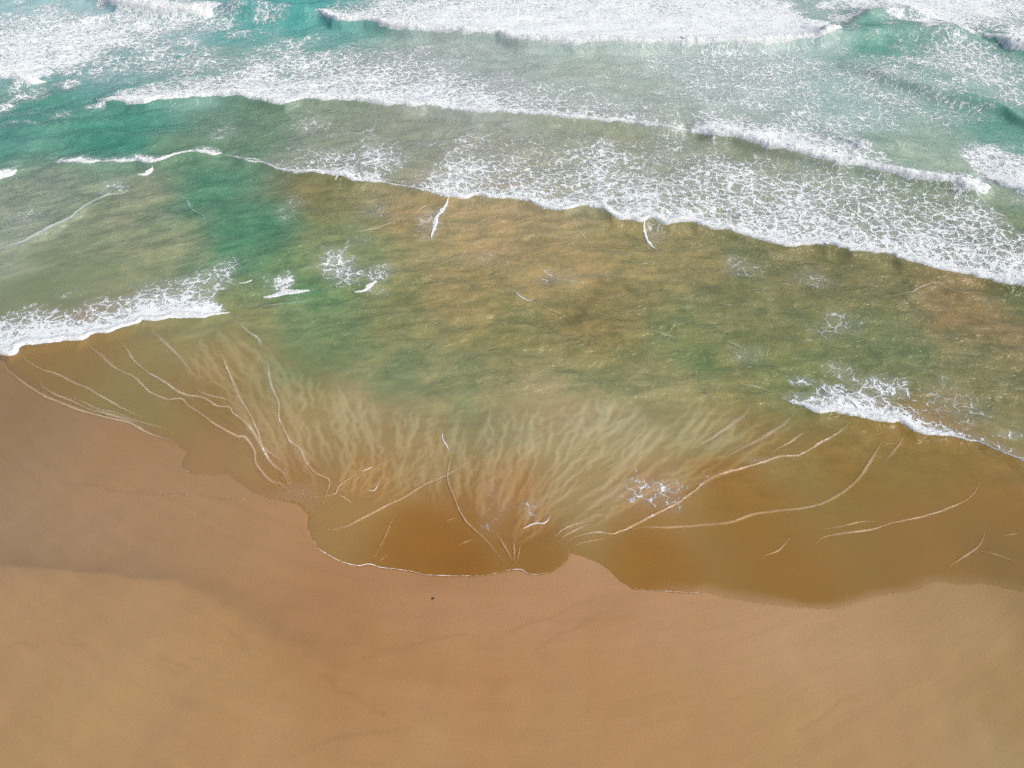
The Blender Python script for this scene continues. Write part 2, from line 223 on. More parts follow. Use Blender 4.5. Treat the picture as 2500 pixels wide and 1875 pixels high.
WATERLINE = [(-41.35, 34.28), (-34.6, 33.73), (-31.59, 33.18), (-29.53, 32.65), (-29.25, 32.38), (-28.57, 31.35), (-27.69, 30.59), (-26.42, 29.67), (-25.25, 28.96), (-23.7, 28.26), (-21.85, 27.57), (-20.13, 27.12), (-18.88, 26.35),
 (-17.95, 25.97), (-17.29, 25.65), (-16.58, 25.17), (-16.46, 24.91), (-16.5, 24.39), (-16.39, 24.09), (-15.71, 23.58), (-15.16, 23.53), (-13.95, 23.59), (-12.87, 22.75), (-11.92, 22.18), (-10.6, 21.8), (-10.15, 21.73),
 (-9.75, 21.27), (-9.74, 21.28), (-9.52, 21.09), (-9.53, 21.0), (-9.46, 20.42), (-9.15, 19.8), (-8.7, 19.19), (-8.2, 18.83), (-7.62, 18.51), (-6.87, 18.28), (-6.54, 18.3), (-6.29, 18.33), (-5.74, 18.17), (-4.95, 18.05),
 (-4.15, 17.9), (-3.69, 17.78), (-2.72, 17.77), (-1.88, 17.72), (-1.1, 17.78), (-0.46, 17.97), (0.32, 18.07), (0.64, 17.9), (1.09, 17.8), (1.68, 17.94), (2.15, 18.24), (2.5, 18.59), (2.59, 18.95), (3.17, 18.79), (3.98, 18.32),
 (4.34, 17.94), (4.61, 17.59), (4.75, 17.41), (5.2, 17.13), (6.37, 16.99), (7.31, 16.9), (7.78, 16.88), (8.27, 16.95), (9.09, 16.68), (10.2, 16.41), (11.34, 16.28), (12.48, 16.14), (13.48, 16.12), (14.23, 16.28), (14.93, 16.5),
 (15.39, 16.68), (16.24, 16.86), (17.07, 16.95), (17.6, 17.08), (18.05, 17.41), (18.56, 17.49), (19.07, 17.36), (19.62, 17.34), (20.44, 17.38), (21.01, 17.22), (21.5, 17.08), (22.04, 16.9), (24.08, 16.72), (29.42, 16.45),
 (40.61, 17.55)]
SWELLS = [([(-32.35, 86.32), (-30.52, 86.32), (-27.79, 85.32), (-24.33, 84.51), (-20.16, 83.97), (-18.5, 82.75)], 1.0, 1.1),
 ([(29.5, 77.23), (32.67, 78.1), (35.33, 78.7), (37.16, 79.51), (40.35, 79.71), (43.24, 79.1), (47.28, 79.1)], 0.8, 1.3), ([(33.79, 80.7), (35.89, 82.82), (38.43, 84.13), (40.99, 84.94), (43.9, 84.8), (45.09, 83.69)], 0.7, 1.2),
 ([(30.69, 70.99), (32.02, 70.64), (33.66, 69.12), (35.24, 67.64), (36.72, 66.05), (38.34, 64.97), (39.92, 63.91), (41.4, 62.73), (42.47, 60.45), (44.54, 57.25)], 0.6, 1.1),
 ([(24.52, 59.0), (26.11, 57.94), (27.46, 56.27), (29.75, 55.77), (31.87, 54.91), (33.31, 53.94)], 0.45, 0.8), ([(-45.28, 58.26), (-41.62, 58.53), (-38.57, 58.79), (-35.73, 59.6), (-33.42, 60.28)], 0.4, 0.7),
 ([(-44.09, 55.95), (-40.52, 56.2), (-37.32, 57.35), (-33.83, 58.0), (-29.84, 57.35), (-24.85, 57.35)], 0.4, 0.7), ([(-41.78, 66.16), (-39.53, 65.69), (-36.86, 65.85)], 0.4, 0.7),
 ([(-25.79, 65.36), (-24.42, 65.36), (-22.16, 64.45)], 0.3, 0.5), ([(-43.21, 69.37), (-41.79, 69.37)], 0.3, 0.8),
 ([(22.41, 37.54), (24.4, 37.7), (25.63, 38.4), (26.53, 38.72), (27.14, 38.51), (28.01, 37.77), (29.71, 37.77)], 0.15, 0.5), ([(3.67, 35.04), (5.45, 34.2), (7.17, 33.1), (9.67, 31.78)], 0.12, 0.5),
 ([(-34.92, 41.98), (-34.22, 42.68), (-32.99, 43.4), (-31.97, 44.7), (-31.08, 45.65), (-30.34, 47.64), (-29.32, 49.09), (-28.27, 51.26)], 0.15, 0.5)]
WATER_COLS = [(-47.75, 87.17, 0.3763, 0.5776, 0.6105), (-36.06, 81.91, 0.305, 0.5149, 0.5271), (43.48, 70.6, 0.305, 0.4851, 0.4125), (52.14, 87.17, 0.5149, 0.6105, 0.6105), (28.33, 81.91, 0.4564, 0.5776, 0.5776),  # far points are paler: horizon sky reflection put into the water colour
 (-48.2, 77.09, 0.2623, 0.4851, 0.5149), (-35.64, 73.74, 0.1878, 0.3916, 0.3916), (-27.11, 86.49, 0.0908, 0.402, 0.3813), (-28.41, 71.62, 0.2423, 0.4125, 0.3763), (-41.5, 62.21, 0.0887, 0.2874, 0.2384),
 (-32.15, 58.13, 0.0648, 0.2789, 0.2086), (-34.16, 49.66, 0.2542, 0.305, 0.2384), (-33.38, 44.87, 0.314, 0.3613, 0.2961), (-26.73, 47.8, 0.2582, 0.2874, 0.2016), (-22.64, 50.96, 0.0844, 0.2542, 0.162),
 (-17.74, 44.87, 0.0782, 0.2462, 0.1529), (-23.69, 41.64, 0.2789, 0.3095, 0.2016), (-28.37, 39.63, 0.2195, 0.2664, 0.1683), (-22.76, 58.13, 0.1559, 0.2623, 0.1714), (-14.86, 55.85, 0.2623, 0.305, 0.2232),
 (-7.74, 58.13, 0.305, 0.3278, 0.2542), (-13.79, 49.66, 0.2232, 0.2051, 0.0908), (-13.45, 37.74, 0.0999, 0.2664, 0.1384), (-11.19, 43.76, 0.2195, 0.2664, 0.1384), (-6.73, 46.6, 0.3763, 0.2918, 0.15),
 (-1.81, 46.01, 0.402, 0.305, 0.1683), (2.87, 41.64, 0.3663, 0.2831, 0.1413), (-3.04, 37.28, 0.3278, 0.2623, 0.1274), (-7.1, 35.08, 0.2384, 0.2462, 0.1119), (-11.12, 34.24, 0.1683, 0.2462, 0.1248),
 (-6.62, 30.71, 0.1683, 0.2462, 0.1384), (-2.68, 29.26, 0.2016, 0.2542, 0.1384), (-0.16, 33.02, 0.2384, 0.227, 0.0999), (5.38, 35.08, 0.2582, 0.2086, 0.0887), (9.04, 42.16, 0.2961, 0.2542, 0.1221),
 (10.38, 31.84, 0.1683, 0.227, 0.0999), (14.17, 37.28, 0.2016, 0.2086, 0.0999), (4.99, 30.34, 0.2195, 0.2384, 0.117), (20.6, 39.63, 0.2016, 0.1912, 0.0887), (28.7, 37.74, 0.2582, 0.1912, 0.0887),
 (21.33, 33.02, 0.1683, 0.2086, 0.0999), (26.36, 29.26, 0.2195, 0.2086, 0.0999), (15.18, 29.97, 0.1845, 0.227, 0.0999), (31.88, 41.64, 0.1274, 0.1714, 0.0762), (-3.81, 54.39, 0.3278, 0.3278, 0.2423),
 (6.98, 54.39, 0.305, 0.3278, 0.2307), (17.77, 54.39, 0.2623, 0.2961, 0.1946), (29.64, 47.8, 0.1878, 0.2542, 0.1559), (8.15, 68.6, 0.4125, 0.4851, 0.4287), (20.36, 66.69, 0.4287, 0.5271, 0.491),
 (-4.37, 66.69, 0.402, 0.4678, 0.4452), (28.06, 64.85, 0.3515, 0.5271, 0.491), (36.84, 66.69, 0.305, 0.4793, 0.4125), (39.43, 63.07, 0.1221, 0.3419, 0.2705), (36.24, 77.09, 0.1274, 0.3515, 0.2874),
 (48.17, 78.25, 0.1144, 0.3278, 0.2705), (32.71, 55.85, 0.3419, 0.4564, 0.3712), (9.36, 83.18, 0.5149, 0.6445, 0.6445), (-25.2, 31.84, 0.2961, 0.2016, 0.0887), (-20.35, 29.26, 0.2961, 0.227, 0.107),
 (-16.08, 27.53, 0.314, 0.2159, 0.0931), (-12.04, 25.89, 0.3763, 0.2623, 0.1274), (-15.64, 32.62, 0.3613, 0.2542, 0.1221), (-9.95, 27.53, 0.3712, 0.2918, 0.15), (-4.9, 25.89, 0.3813, 0.2705, 0.1329),
 (-6.87, 22.85, 0.402, 0.2346, 0.0908), (2.24, 25.89, 0.402, 0.3419, 0.1946), (5.81, 25.89, 0.402, 0.3663, 0.2159), (9.66, 27.53, 0.3515, 0.305, 0.1559), (3.23, 22.85, 0.3916, 0.305, 0.1559), (12.95, 25.89, 0.314, 0.2086, 0.0762),
 (6.49, 21.99, 0.3663, 0.2122, 0.0762), (-0.13, 21.44, 0.3813, 0.2159, 0.0844), (-4.37, 20.1, 0.3278, 0.15, 0.0319), (-2.19, 18.83, 0.305, 0.1356, 0.0262), (0.91, 18.83, 0.305, 0.1559, 0.0382),
 (10.91, 21.99, 0.305, 0.162, 0.0369), (16.04, 24.33, 0.2747, 0.1651, 0.0423), (21.28, 25.89, 0.2747, 0.1779, 0.0513), (6.08, 18.83, 0.3278, 0.1559, 0.0319), (11.95, 17.62, 0.314, 0.1651, 0.0423),
 (18.47, 18.83, 0.305, 0.1714, 0.0529), (22.79, 21.44, 0.2831, 0.162, 0.0452), (21.57, 18.83, 0.2623, 0.1559, 0.0529), (-26.52, 31.84, 0.305, 0.1878, 0.0802), (-11.36, 22.85, 0.3763, 0.2051, 0.0802),
 (-15.34, 24.94, 0.3763, 0.2232, 0.107), (-13.2, 35.08, 0.1845, 0.2664, 0.1384), (-15.24, 35.51, 0.2582, 0.2664, 0.1384), (-10.11, 31.46, 0.2016, 0.2462, 0.1248), (-5.11, 28.21, 0.3231, 0.2789, 0.1529),
 (-7.68, 28.9, 0.3968, 0.3095, 0.1746), (-1.39, 28.21, 0.3231, 0.2874, 0.162), (3.59, 28.55, 0.3968, 0.3325, 0.2016), (8.69, 29.26, 0.2582, 0.2542, 0.1329), (13.49, 28.21, 0.2582, 0.2384, 0.107)]
SAND_COLS = [(-26.66, 29.26, 0.2918, 0.1845, 0.0953), (-25.13, 25.89, 0.314, 0.1981, 0.1046), (-19.18, 25.89, 0.3515, 0.2086, 0.1022), (-23.72, 22.85, 0.3663, 0.2346, 0.1384), (-22.85, 20.1, 0.3515, 0.2307, 0.147),  # greyer left edge points hold the sky reflected off wet sand as colour
 (-19.24, 20.1, 0.3864, 0.2462, 0.1441), (-15.86, 22.85, 0.4125, 0.2502, 0.1356), (-18.49, 23.94, 0.402, 0.2462, 0.1356), (-12.52, 18.83, 0.4233, 0.2462, 0.1248), (-16.48, 18.34, 0.3663, 0.227, 0.1301),
 (-10.86, 20.62, 0.4452, 0.2542, 0.1221), (-7.96, 16.48, 0.4125, 0.2159, 0.0976), (-6.98, 15.61, 0.402, 0.2122, 0.0908), (-5.02, 16.48, 0.4564, 0.2462, 0.1221), (-2.08, 16.48, 0.4969, 0.2831, 0.1529),
 (1.84, 16.48, 0.4793, 0.2623, 0.1329), (-2.93, 15.97, 0.4564, 0.2542, 0.1195), (-3.84, 14.36, 0.4233, 0.2195, 0.0976), (-6.71, 14.77, 0.3916, 0.2086, 0.0887), (-1.02, 13.38, 0.4397, 0.2307, 0.107),
 (3.71, 15.39, 0.4233, 0.227, 0.1046), (-20.71, 16.48, 0.4452, 0.2874, 0.1559), (-15.41, 15.39, 0.4564, 0.2918, 0.1529), (-16.12, 12.44, 0.4508, 0.2874, 0.1441), (-11.04, 13.38, 0.4564, 0.2831, 0.1384),
 (-14.93, 13.67, 0.4564, 0.2874, 0.1441), (-8.6, 10.68, 0.4564, 0.2874, 0.147), (-3.53, 11.02, 0.4678, 0.2874, 0.147), (1.63, 11.54, 0.4564, 0.2747, 0.1356), (7.18, 13.38, 0.4621, 0.2831, 0.1413),
 (12.95, 14.36, 0.4678, 0.2918, 0.1529), (12.66, 13.67, 0.4564, 0.2874, 0.1441), (10.1, 10.68, 0.4452, 0.2831, 0.1384), (19.01, 15.39, 0.402, 0.2623, 0.117), (19.56, 13.38, 0.3968, 0.2623, 0.1221),
 (21.06, 16.48, 0.305, 0.1878, 0.0723), (17.6, 10.35, 0.4125, 0.2874, 0.15), (7.65, 16.04, 0.4793, 0.2705, 0.1329), (-17.8, 10.35, 0.4397, 0.2831, 0.1356), (18.35, 24.33, 0.2423, 0.1329, 0.0343),
 (-2.21, 19.33, 0.2705, 0.1274, 0.0319), (-14.85, 27.53, 0.2831, 0.1812, 0.0704), (-2.76, 31.08, 0.2051, 0.1812, 0.0762), (11.69, 39.63, 0.1812, 0.1714, 0.0723), (-16.18, 17.51, 0.4125, 0.2623, 0.1441),
 (2.91, 17.86, 0.5029, 0.2961, 0.1683), (11.42, 15.61, 0.4793, 0.2961, 0.1559)]
FAN_ZONE = [(-17.48, 35.51), (-14.95, 34.24), (-12.06, 32.03), (-8.84, 29.97), (-6.13, 28.48), (-1.38, 28.04), (0.6, 29.08), (8.62, 28.83), (14.44, 28.04), (18.07, 27.03), (13.73, 24.33), (4.12, 20.1), (1.97, 19.45), (0.08, 18.7),
 (-2.29, 20.89), (-4.55, 21.99), (-9.02, 22.27), (-11.36, 22.85), (-15.61, 25.89), (-20.6, 29.97)]
FAN = (-4.44, 17.47)
WET_LINE = [(-34.97, 18.46), (-22.52, 18.15), (-20.42, 18.0), (-17.27, 17.74), (-14.57, 17.51), (-12.96, 16.82), (-11.35, 15.93), (-9.56, 14.87), (-7.89, 14.06), (-6.73, 13.76)]
MARKS = [[(-8.16, 10.2), (-7.23, 10.6), (-6.4, 10.93), (-5.25, 11.03), (-3.8, 11.07)], [(-14.26, 14.25), (-13.33, 13.7), (-12.39, 13.27)], [(-6.03, 14.02), (-5.22, 14.05), (-4.13, 14.42)],
 [(-12.1, 15.33), (-11.38, 14.91), (-10.65, 14.42)], [(10.55, 11.14), (11.73, 11.62), (12.52, 12.12), (13.09, 12.34)], [(-21.99, 23.1), (-19.39, 22.69), (-16.59, 22.35), (-13.84, 22.04)],
 [(-7.72, 13.16), (-6.18, 12.56), (-4.92, 11.69)], [(-20.36, 14.42), (-18.91, 14.66), (-17.33, 14.5)], [(-0.13, 15.08), (1.72, 15.76), (3.33, 16.61)], [(-5.47, 14.17), (-3.74, 14.69), (-1.95, 15.08)],
 [(0.77, 14.3), (2.31, 15.22), (4.24, 16.25)]]
SPECK = (-3.37, 16.64)

# ------------------------------------------------------------------ helpers
def vnoise(x, y, seed=0):
    x = np.asarray(x, float); y = np.asarray(y, float)
    xi = np.floor(x).astype(np.int64); yi = np.floor(y).astype(np.int64)
    fx = x-xi; fy = y-yi
    fx = fx*fx*fx*(fx*(fx*6-15)+10); fy = fy*fy*fy*(fy*(fy*6-15)+10)
    def h(a, b):
        n = (a*374761393 + b*668265263 + seed*2147483647*3 + seed*97531) & 0xffffffff
        n = ((n ^ (n >> 13))*1274126177) & 0xffffffff
        n = ((n ^ (n >> 16))*2246822519) & 0xffffffff
        return ((n ^ (n >> 15)) & 0xffffff)/float(0xffffff)
    a = h(xi, yi); b = h(xi+1, yi); c = h(xi, yi+1); d = h(xi+1, yi+1)
    return (a+(b-a)*fx)*(1-fy) + (c+(d-c)*fx)*fy
def fbm(x, y, seed=0, n=4):
    s = 0; a = 1; t = 0
    for i in range(n):
        s = s + a*vnoise(x, y, seed+i*17); t += a; a *= .5; x = x*2.03+7.1; y = y*2.03-3.7
    return s/t
def sst(a, b, v):
    t = np.clip((v-a)/(b-a), 0, 1); return t*t*(3-2*t)
def shore(y): return 0.11*np.logaddexp(0, (25-y)/2.0)
def seg_dist(x, y, pts):
    P = np.array(pts); best = np.full(x.shape, 1e9)
    for a, b in zip(P[:-1], P[1:]):
        d = b-a; L = d@d+1e-9
        t = np.clip(((x-a[0])*d[0]+(y-a[1])*d[1])/L, 0, 1)
        best = np.minimum(best, (x-a[0]-t*d[0])**2+(y-a[1]-t*d[1])**2)
    return np.sqrt(best)
def inside(x, y, poly):
    P = np.array(poly); r = np.zeros(x.shape, bool); j = len(P)-1
    for i in range(len(P)):
        xi, yi = P[i]; xj, yj = P[j]
        if yi != yj:
            r ^= ((yi > y) != (yj > y)) & (x < (xj-xi)*(y-yi)/(yj-yi)+xi)
        j = i
    return r
def smooth_path(pts, step):
    P = np.array(pts, float)
    Q = np.vstack([2*P[0]-P[1], P, 2*P[-1]-P[-2]]); out = []
    for i in range(1, len(Q)-2):
        p0, p1, p2, p3 = Q[i-1], Q[i], Q[i+1], Q[i+2]
        n = max(2, int(np.linalg.norm(p2-p1)/step)+1); t = np.linspace(0, 1, n, endpoint=False)[:, None]
        out.append(.5*((2*p1)+(-p0+p2)*t+(2*p0-5*p1+4*p2-p3)*t*t+(-p0+3*p1-3*p2+p3)*t**3))
    out.append(P[-1:]); R = np.vstack(out)
    s = np.r_[0, np.cumsum(np.linalg.norm(np.diff(R, axis=0), axis=1))]
    n = max(4, int(s[-1]/step)+1); u = np.linspace(0, s[-1], n)
    return np.c_[np.interp(u, s, R[:, 0]), np.interp(u, s, R[:, 1])], u
def blend_cols(x, y, cps, power=3.2, eps=2e-4):
    C = np.array(cps); acc = np.zeros(x.shape+(3,)); ws = np.zeros(x.shape)
    for px_, py_, r, g, b in C:
        sc_ = 1.0/(25+py_)                                  # points far out to sea stand farther apart
        w_ = 1.0/(((x-px_)**2+((y-py_)*.75)**2)*sc_*sc_+eps)**(power/2)
        ws += w_; acc += w_[..., None]*np.array([r, g, b])
    return acc/ws[..., None]
def mesh_obj(name, V, Fq, mat, parent=None, attrs=None, smooth=True, base=None):
    V = np.asarray(V, np.float32); Fq = np.asarray(Fq, np.int32)
    if base is not None: V = V-np.asarray(base, np.float32)
    A_, B_, C_ = V[Fq[:, 0]], V[Fq[:, 1]], V[Fq[:, 2]]
    nz = (B_[:, 0]-A_[:, 0])*(C_[:, 1]-A_[:, 1])-(B_[:, 1]-A_[:, 1])*(C_[:, 0]-A_[:, 0])
    if np.median(nz) < 0: Fq = Fq[:, ::-1].copy()
    me = bpy.data.meshes.new(name); k = Fq.shape[1]
    me.vertices.add(len(V)); me.vertices.foreach_set('co', V.ravel())
    me.loops.add(Fq.size); me.loops.foreach_set('vertex_index', Fq.ravel())
    me.polygons.add(len(Fq)); me.polygons.foreach_set('loop_start', np.arange(0, Fq.size, k, dtype=np.int32))
    try: me.polygons.foreach_set('loop_total', np.full(len(Fq), k, np.int32))
    except Exception: pass
    me.polygons.foreach_set('use_smooth', np.full(len(Fq), smooth))
    for an, av in (attrs or {}).items():
        av = np.asarray(av, np.float32)
        if av.ndim == 1:
            a = me.attributes.new(an, 'FLOAT', 'POINT'); a.data.foreach_set('value', av)
        else:
            a = me.attributes.new(an, 'FLOAT_VECTOR', 'POINT'); a.data.foreach_set('vector', av.ravel())
    me.update(calc_edges=True); me.materials.append(mat)
    o = bpy.data.objects.new(name, me); sc.collection.objects.link(o)
    if parent is not None: o.parent = parent
    elif base is not None: o.location = base
    return o
def tag(o, label=None, cat=None, group=None, kind=None):
    if label: o['label'] = label
    if cat: o['category'] = cat
    if group: o['group'] = group
    if kind: o['kind'] = kind
    return o

# ------------------------------------------------------------------ materials
class NT:
    def __init__(s, name):
        s.m = bpy.data.materials.new(name); s.m.use_nodes = True; s.t = s.m.node_tree; s.t.nodes.clear()
    def n(s, typ, ins=None, **props):
        nd = s.t.nodes.new('ShaderNode'+typ)
        for k, v in props.items(): setattr(nd, k, v)
        for k, v in (ins or {}).items():
            sock = nd.inputs[k]
            if isinstance(v, bpy.types.NodeSocket): s.t.links.new(v, sock)
            else: sock.default_value = v
        return nd
    def attr(s, name, out='Fac'): return s.n('Attribute', attribute_name=name).outputs[out]
    def math(s, op, a, b=0.0, c=0.0, clamp=False):
        return s.n('Math', {0: a, 1: b, 2: c}, operation=op, use_clamp=clamp).outputs[0]
    def mr(s, v, a, b, c=0.0, d=1.0, smooth=True):
        return s.n('MapRange', {'Value': v, 'From Min': a, 'From Max': b, 'To Min': c, 'To Max': d}, interpolation_type='SMOOTHSTEP' if smooth else 'LINEAR').outputs[0]
    def noise(s, vec, scale, detail=3, rough=.55, dist=0.0):
        return s.n('TexNoise', {'Vector': vec, 'Scale': scale, 'Detail': detail, 'Roughness': rough, 'Distortion': dist})
    def mapv(s, vec, scale=(1, 1, 1), rot=(0, 0, 0)):
        return s.n('Mapping', {'Vector': vec, 'Scale': scale, 'Rotation': rot}).outputs[0]
    def mixc(s, f, a, b, blend='MIX'):
        nd = s.t.nodes.new('ShaderNodeMix'); nd.data_type = 'RGBA'; nd.blend_type = blend
        for k, v in ((0, f), (6, a), (7, b)):
            if isinstance(v, bpy.types.NodeSocket): s.t.links.new(v, nd.inputs[k])
            else: nd.inputs[k].default_value = v if not isinstance(v, tuple) or len(v) == 4 else v+(1,)
        return nd.outputs[2]
    def vadd(s, a, b): return s.n('VectorMath', {0: a, 1: b}, operation='ADD').outputs[0]
    def vscale(s, a, k): return s.n('VectorMath', {0: a, 'Scale': k}, operation='SCALE').outputs[0]
    def out(s, sh): s.t.links.new(sh, s.n('OutputMaterial').inputs['Surface']); return s.m
    def mixs(s, f, a, b): return s.n('MixShader', {0: f, 1: a, 2: b}).outputs[0]

def lace(T, dens):
    """foam network: filaments round bubbles of clear water; cover grows with the foam density"""
    pos = T.n('NewGeometry').outputs['Position']
    wv = T.noise(pos, .9, 3, .6).outputs['Color']
    p1 = T.vadd(pos, T.vscale(T.vadd(wv, (-.5, -.5, -.5)), 1.5))
    wv2 = T.noise(pos, 3.5, 2, .6).outputs['Color']
    p2 = T.vadd(p1, T.vscale(T.vadd(wv2, (-.5, -.5, -.5)), .45))
    flat = T.mapv(p2, (1, 1.15, 0))
    v1 = T.n('TexVoronoi', {'Vector': flat, 'Scale': 1.25}, feature='DISTANCE_TO_EDGE', voronoi_dimensions='2D').outputs['Distance']
    v2 = T.n('TexVoronoi', {'Vector': flat, 'Scale': 3.2}, feature='DISTANCE_TO_EDGE', voronoi_dimensions='2D').outputs['Distance']
    v3 = T.n('TexVoronoi', {'Vector': flat, 'Scale': 8.0}, feature='DISTANCE_TO_EDGE', voronoi_dimensions='2D').outputs['Distance']
    big = T.noise(pos, .35, 4, .6).outputs['Fac']; mid = T.noise(p1, 1.6, 3, .6).outputs['Fac']
    dn = T.math('ADD', dens, T.math('MULTIPLY', T.math('SUBTRACT', big, .5), .55))
    dn = T.math('ADD', dn, T.math('MULTIPLY', T.math('SUBTRACT', mid, .5), .7))
    dn = T.math('MULTIPLY', dn, T.mr(dens, .02, .2))
    th1 = T.mr(dn, .12, 1.05, -.06, .30, False)
    th2 = T.mr(dn, .30, 1.05, -.06, .30, False)
    th3 = T.mr(dn, .42, 1.0, -.06, .34, False)
    f1 = T.math('MULTIPLY_ADD', T.math('SUBTRACT', th1, v1), 9.0, .3, True)
    f2 = T.math('MULTIPLY_ADD', T.math('SUBTRACT', th2, v2), 8.0, .3, True)
    f3 = T.math('MULTIPLY_ADD', T.math('SUBTRACT', th3, v3), 7.0, .3, True)
    f = T.math('MAXIMUM', f1, T.math('MAXIMUM', f2, f3))
    full = T.mr(dn, .82, 1.15)
    return T.math('MAXIMUM', f, full), pos, dn

def mat_foam():
    T = NT('foam_lace'); dens = T.attr('foam')
    f, pos, dn = lace(T, dens)
    haze_ = T.math('MULTIPLY', T.mr(dens, .05, .9), .22)
    a = T.math('MAXIMUM', T.math('MULTIPLY', f, .96), haze_)
    fine = T.noise(pos, 14, 3, .6).outputs['Fac']
    col = T.mixc(T.mr(fine, .3, .7), (.55, .63, .67), (.73, .80, .83))
    bump = T.n('Bump', {'Strength': .6, 'Distance': .06, 'Height': T.math('ADD', f, T.math('MULTIPLY', fine, .6))}).outputs[0]
    d = T.n('BsdfDiffuse', {'Color': col, 'Normal': bump}).outputs[0]
    return T.out(T.mixs(a, T.n('BsdfTransparent').outputs[0], d))
def mat_crest():
    T = NT('foam_crest'); cov = T.attr('cover'); pos = T.n('NewGeometry').outputs['Position']
    n1 = T.noise(pos, 5, 4, .65).outputs['Fac']; n2 = T.noise(pos, 16, 3, .6).outputs['Fac']
    a = T.math('MULTIPLY_ADD', T.math('SUBTRACT', T.math('ADD', T.math('MULTIPLY', cov, 1.25), T.math('MULTIPLY', n1, .9)), 0.85), 5.0, 0.0, True)
    col = T.mixc(T.mr(n1, .3, .75), (.60, .67, .71), (.80, .85, .87))
    bump = T.n('Bump', {'Strength': .8, 'Distance': .09, 'Height': T.math('ADD', n1, T.math('MULTIPLY', n2, .5))}).outputs[0]
    d = T.n('BsdfDiffuse', {'Color': col, 'Normal': bump}).outputs[0]
    tr = T.n('BsdfTranslucent', {'Color': (.75, .82, .82, 1)}).outputs[0]
    sh = T.mixs(.15, d, tr)
    return T.out(T.mixs(a, T.n('BsdfTransparent').outputs[0], sh))
def mat_ripple():
    T = NT('aerated_water'); cov = T.attr('cover'); wh = T.attr('white'); tint = T.attr('tint', 'Vector'); pos = T.n('NewGeometry').outputs['Position']
    n1 = T.noise(pos, 1.3, 3, .6).outputs['Fac']; n2 = T.noise(pos, 9, 3, .6).outputs['Fac']
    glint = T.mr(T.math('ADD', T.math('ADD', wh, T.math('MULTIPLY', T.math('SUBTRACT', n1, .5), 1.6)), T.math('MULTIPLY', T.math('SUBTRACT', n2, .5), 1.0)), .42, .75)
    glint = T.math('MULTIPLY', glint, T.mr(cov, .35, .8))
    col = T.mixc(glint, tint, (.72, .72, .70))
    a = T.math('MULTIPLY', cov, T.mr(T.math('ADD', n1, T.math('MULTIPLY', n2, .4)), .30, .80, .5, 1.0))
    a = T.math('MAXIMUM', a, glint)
    d = T.n('BsdfDiffuse', {'Color': col}).outputs[0]
    g = T.n('BsdfGlossy', {'Color': (1, 1, 1, 1), 'Roughness': .2}).outputs[0]
    sh = T.mixs(T.n('Fresnel', {'IOR': 1.33}).outputs[0], d, g)
    return T.out(T.mixs(a, T.n('BsdfTransparent').outputs[0], sh))
def mat_edge():
    T = NT('swash_foam_edge'); cov = T.attr('cover'); pos = T.n('NewGeometry').outputs['Position']; wh = T.attr('white')
    n1 = T.noise(pos, 2.2, 4, .65).outputs['Fac']; n2 = T.noise(pos, 14, 3, .6).outputs['Fac']
    a = T.math('MULTIPLY_ADD', T.math('SUBTRACT', T.math('ADD', T.math('ADD', cov, wh), T.math('ADD', n1, T.math('MULTIPLY', n2, .6))), 1.75), 4.0, 0, True)
    d = T.n('BsdfDiffuse', {'Color': (.74, .72, .68, 1)}).outputs[0]
    return T.out(T.mixs(a, T.n('BsdfTransparent').outputs[0], d))
def mat_sand():
    T = NT('wet_and_dry_sand'); tint = T.attr('tint', 'Vector'); wet = T.attr('wet'); pos = T.n('NewGeometry').outputs['Position']
    g = T.noise(pos, 20, 3, .75).outputs['Fac']; g2 = T.noise(pos, 11, 3, .6).outputs['Fac']
    st = T.noise(T.mapv(T.attr('drain', 'Vector'), (.22, 1.5, 1)), 1.0, 5, .64, .3).outputs['Fac']
    big = T.noise(pos, .3, 4, .6).outputs['Fac']
    v = T.math('ADD', T.math('ADD', T.math('MULTIPLY', g, .32), T.math('MULTIPLY', g2, .10)), T.math('ADD', T.math('MULTIPLY', st, .20), T.math('MULTIPLY', big, .12)))
    v = T.math('ADD', v, .63)
    col = T.n('VectorMath', {0: tint, 'Scale': v}, operation='SCALE').outputs[0]
    bump = T.n('Bump', {'Strength': .25, 'Distance': .03, 'Height': T.math('ADD', g2, T.math('MULTIPLY', st, 1.5))}).outputs[0]
    p = T.n('BsdfPrincipled', {'Base Color': col, 'Roughness': T.mr(wet, 0, 1, .9, .42), 'Specular IOR Level': T.mr(wet, 0, 1, .15, .4), 'Normal': bump}).outputs[0]
    return T.out(p)
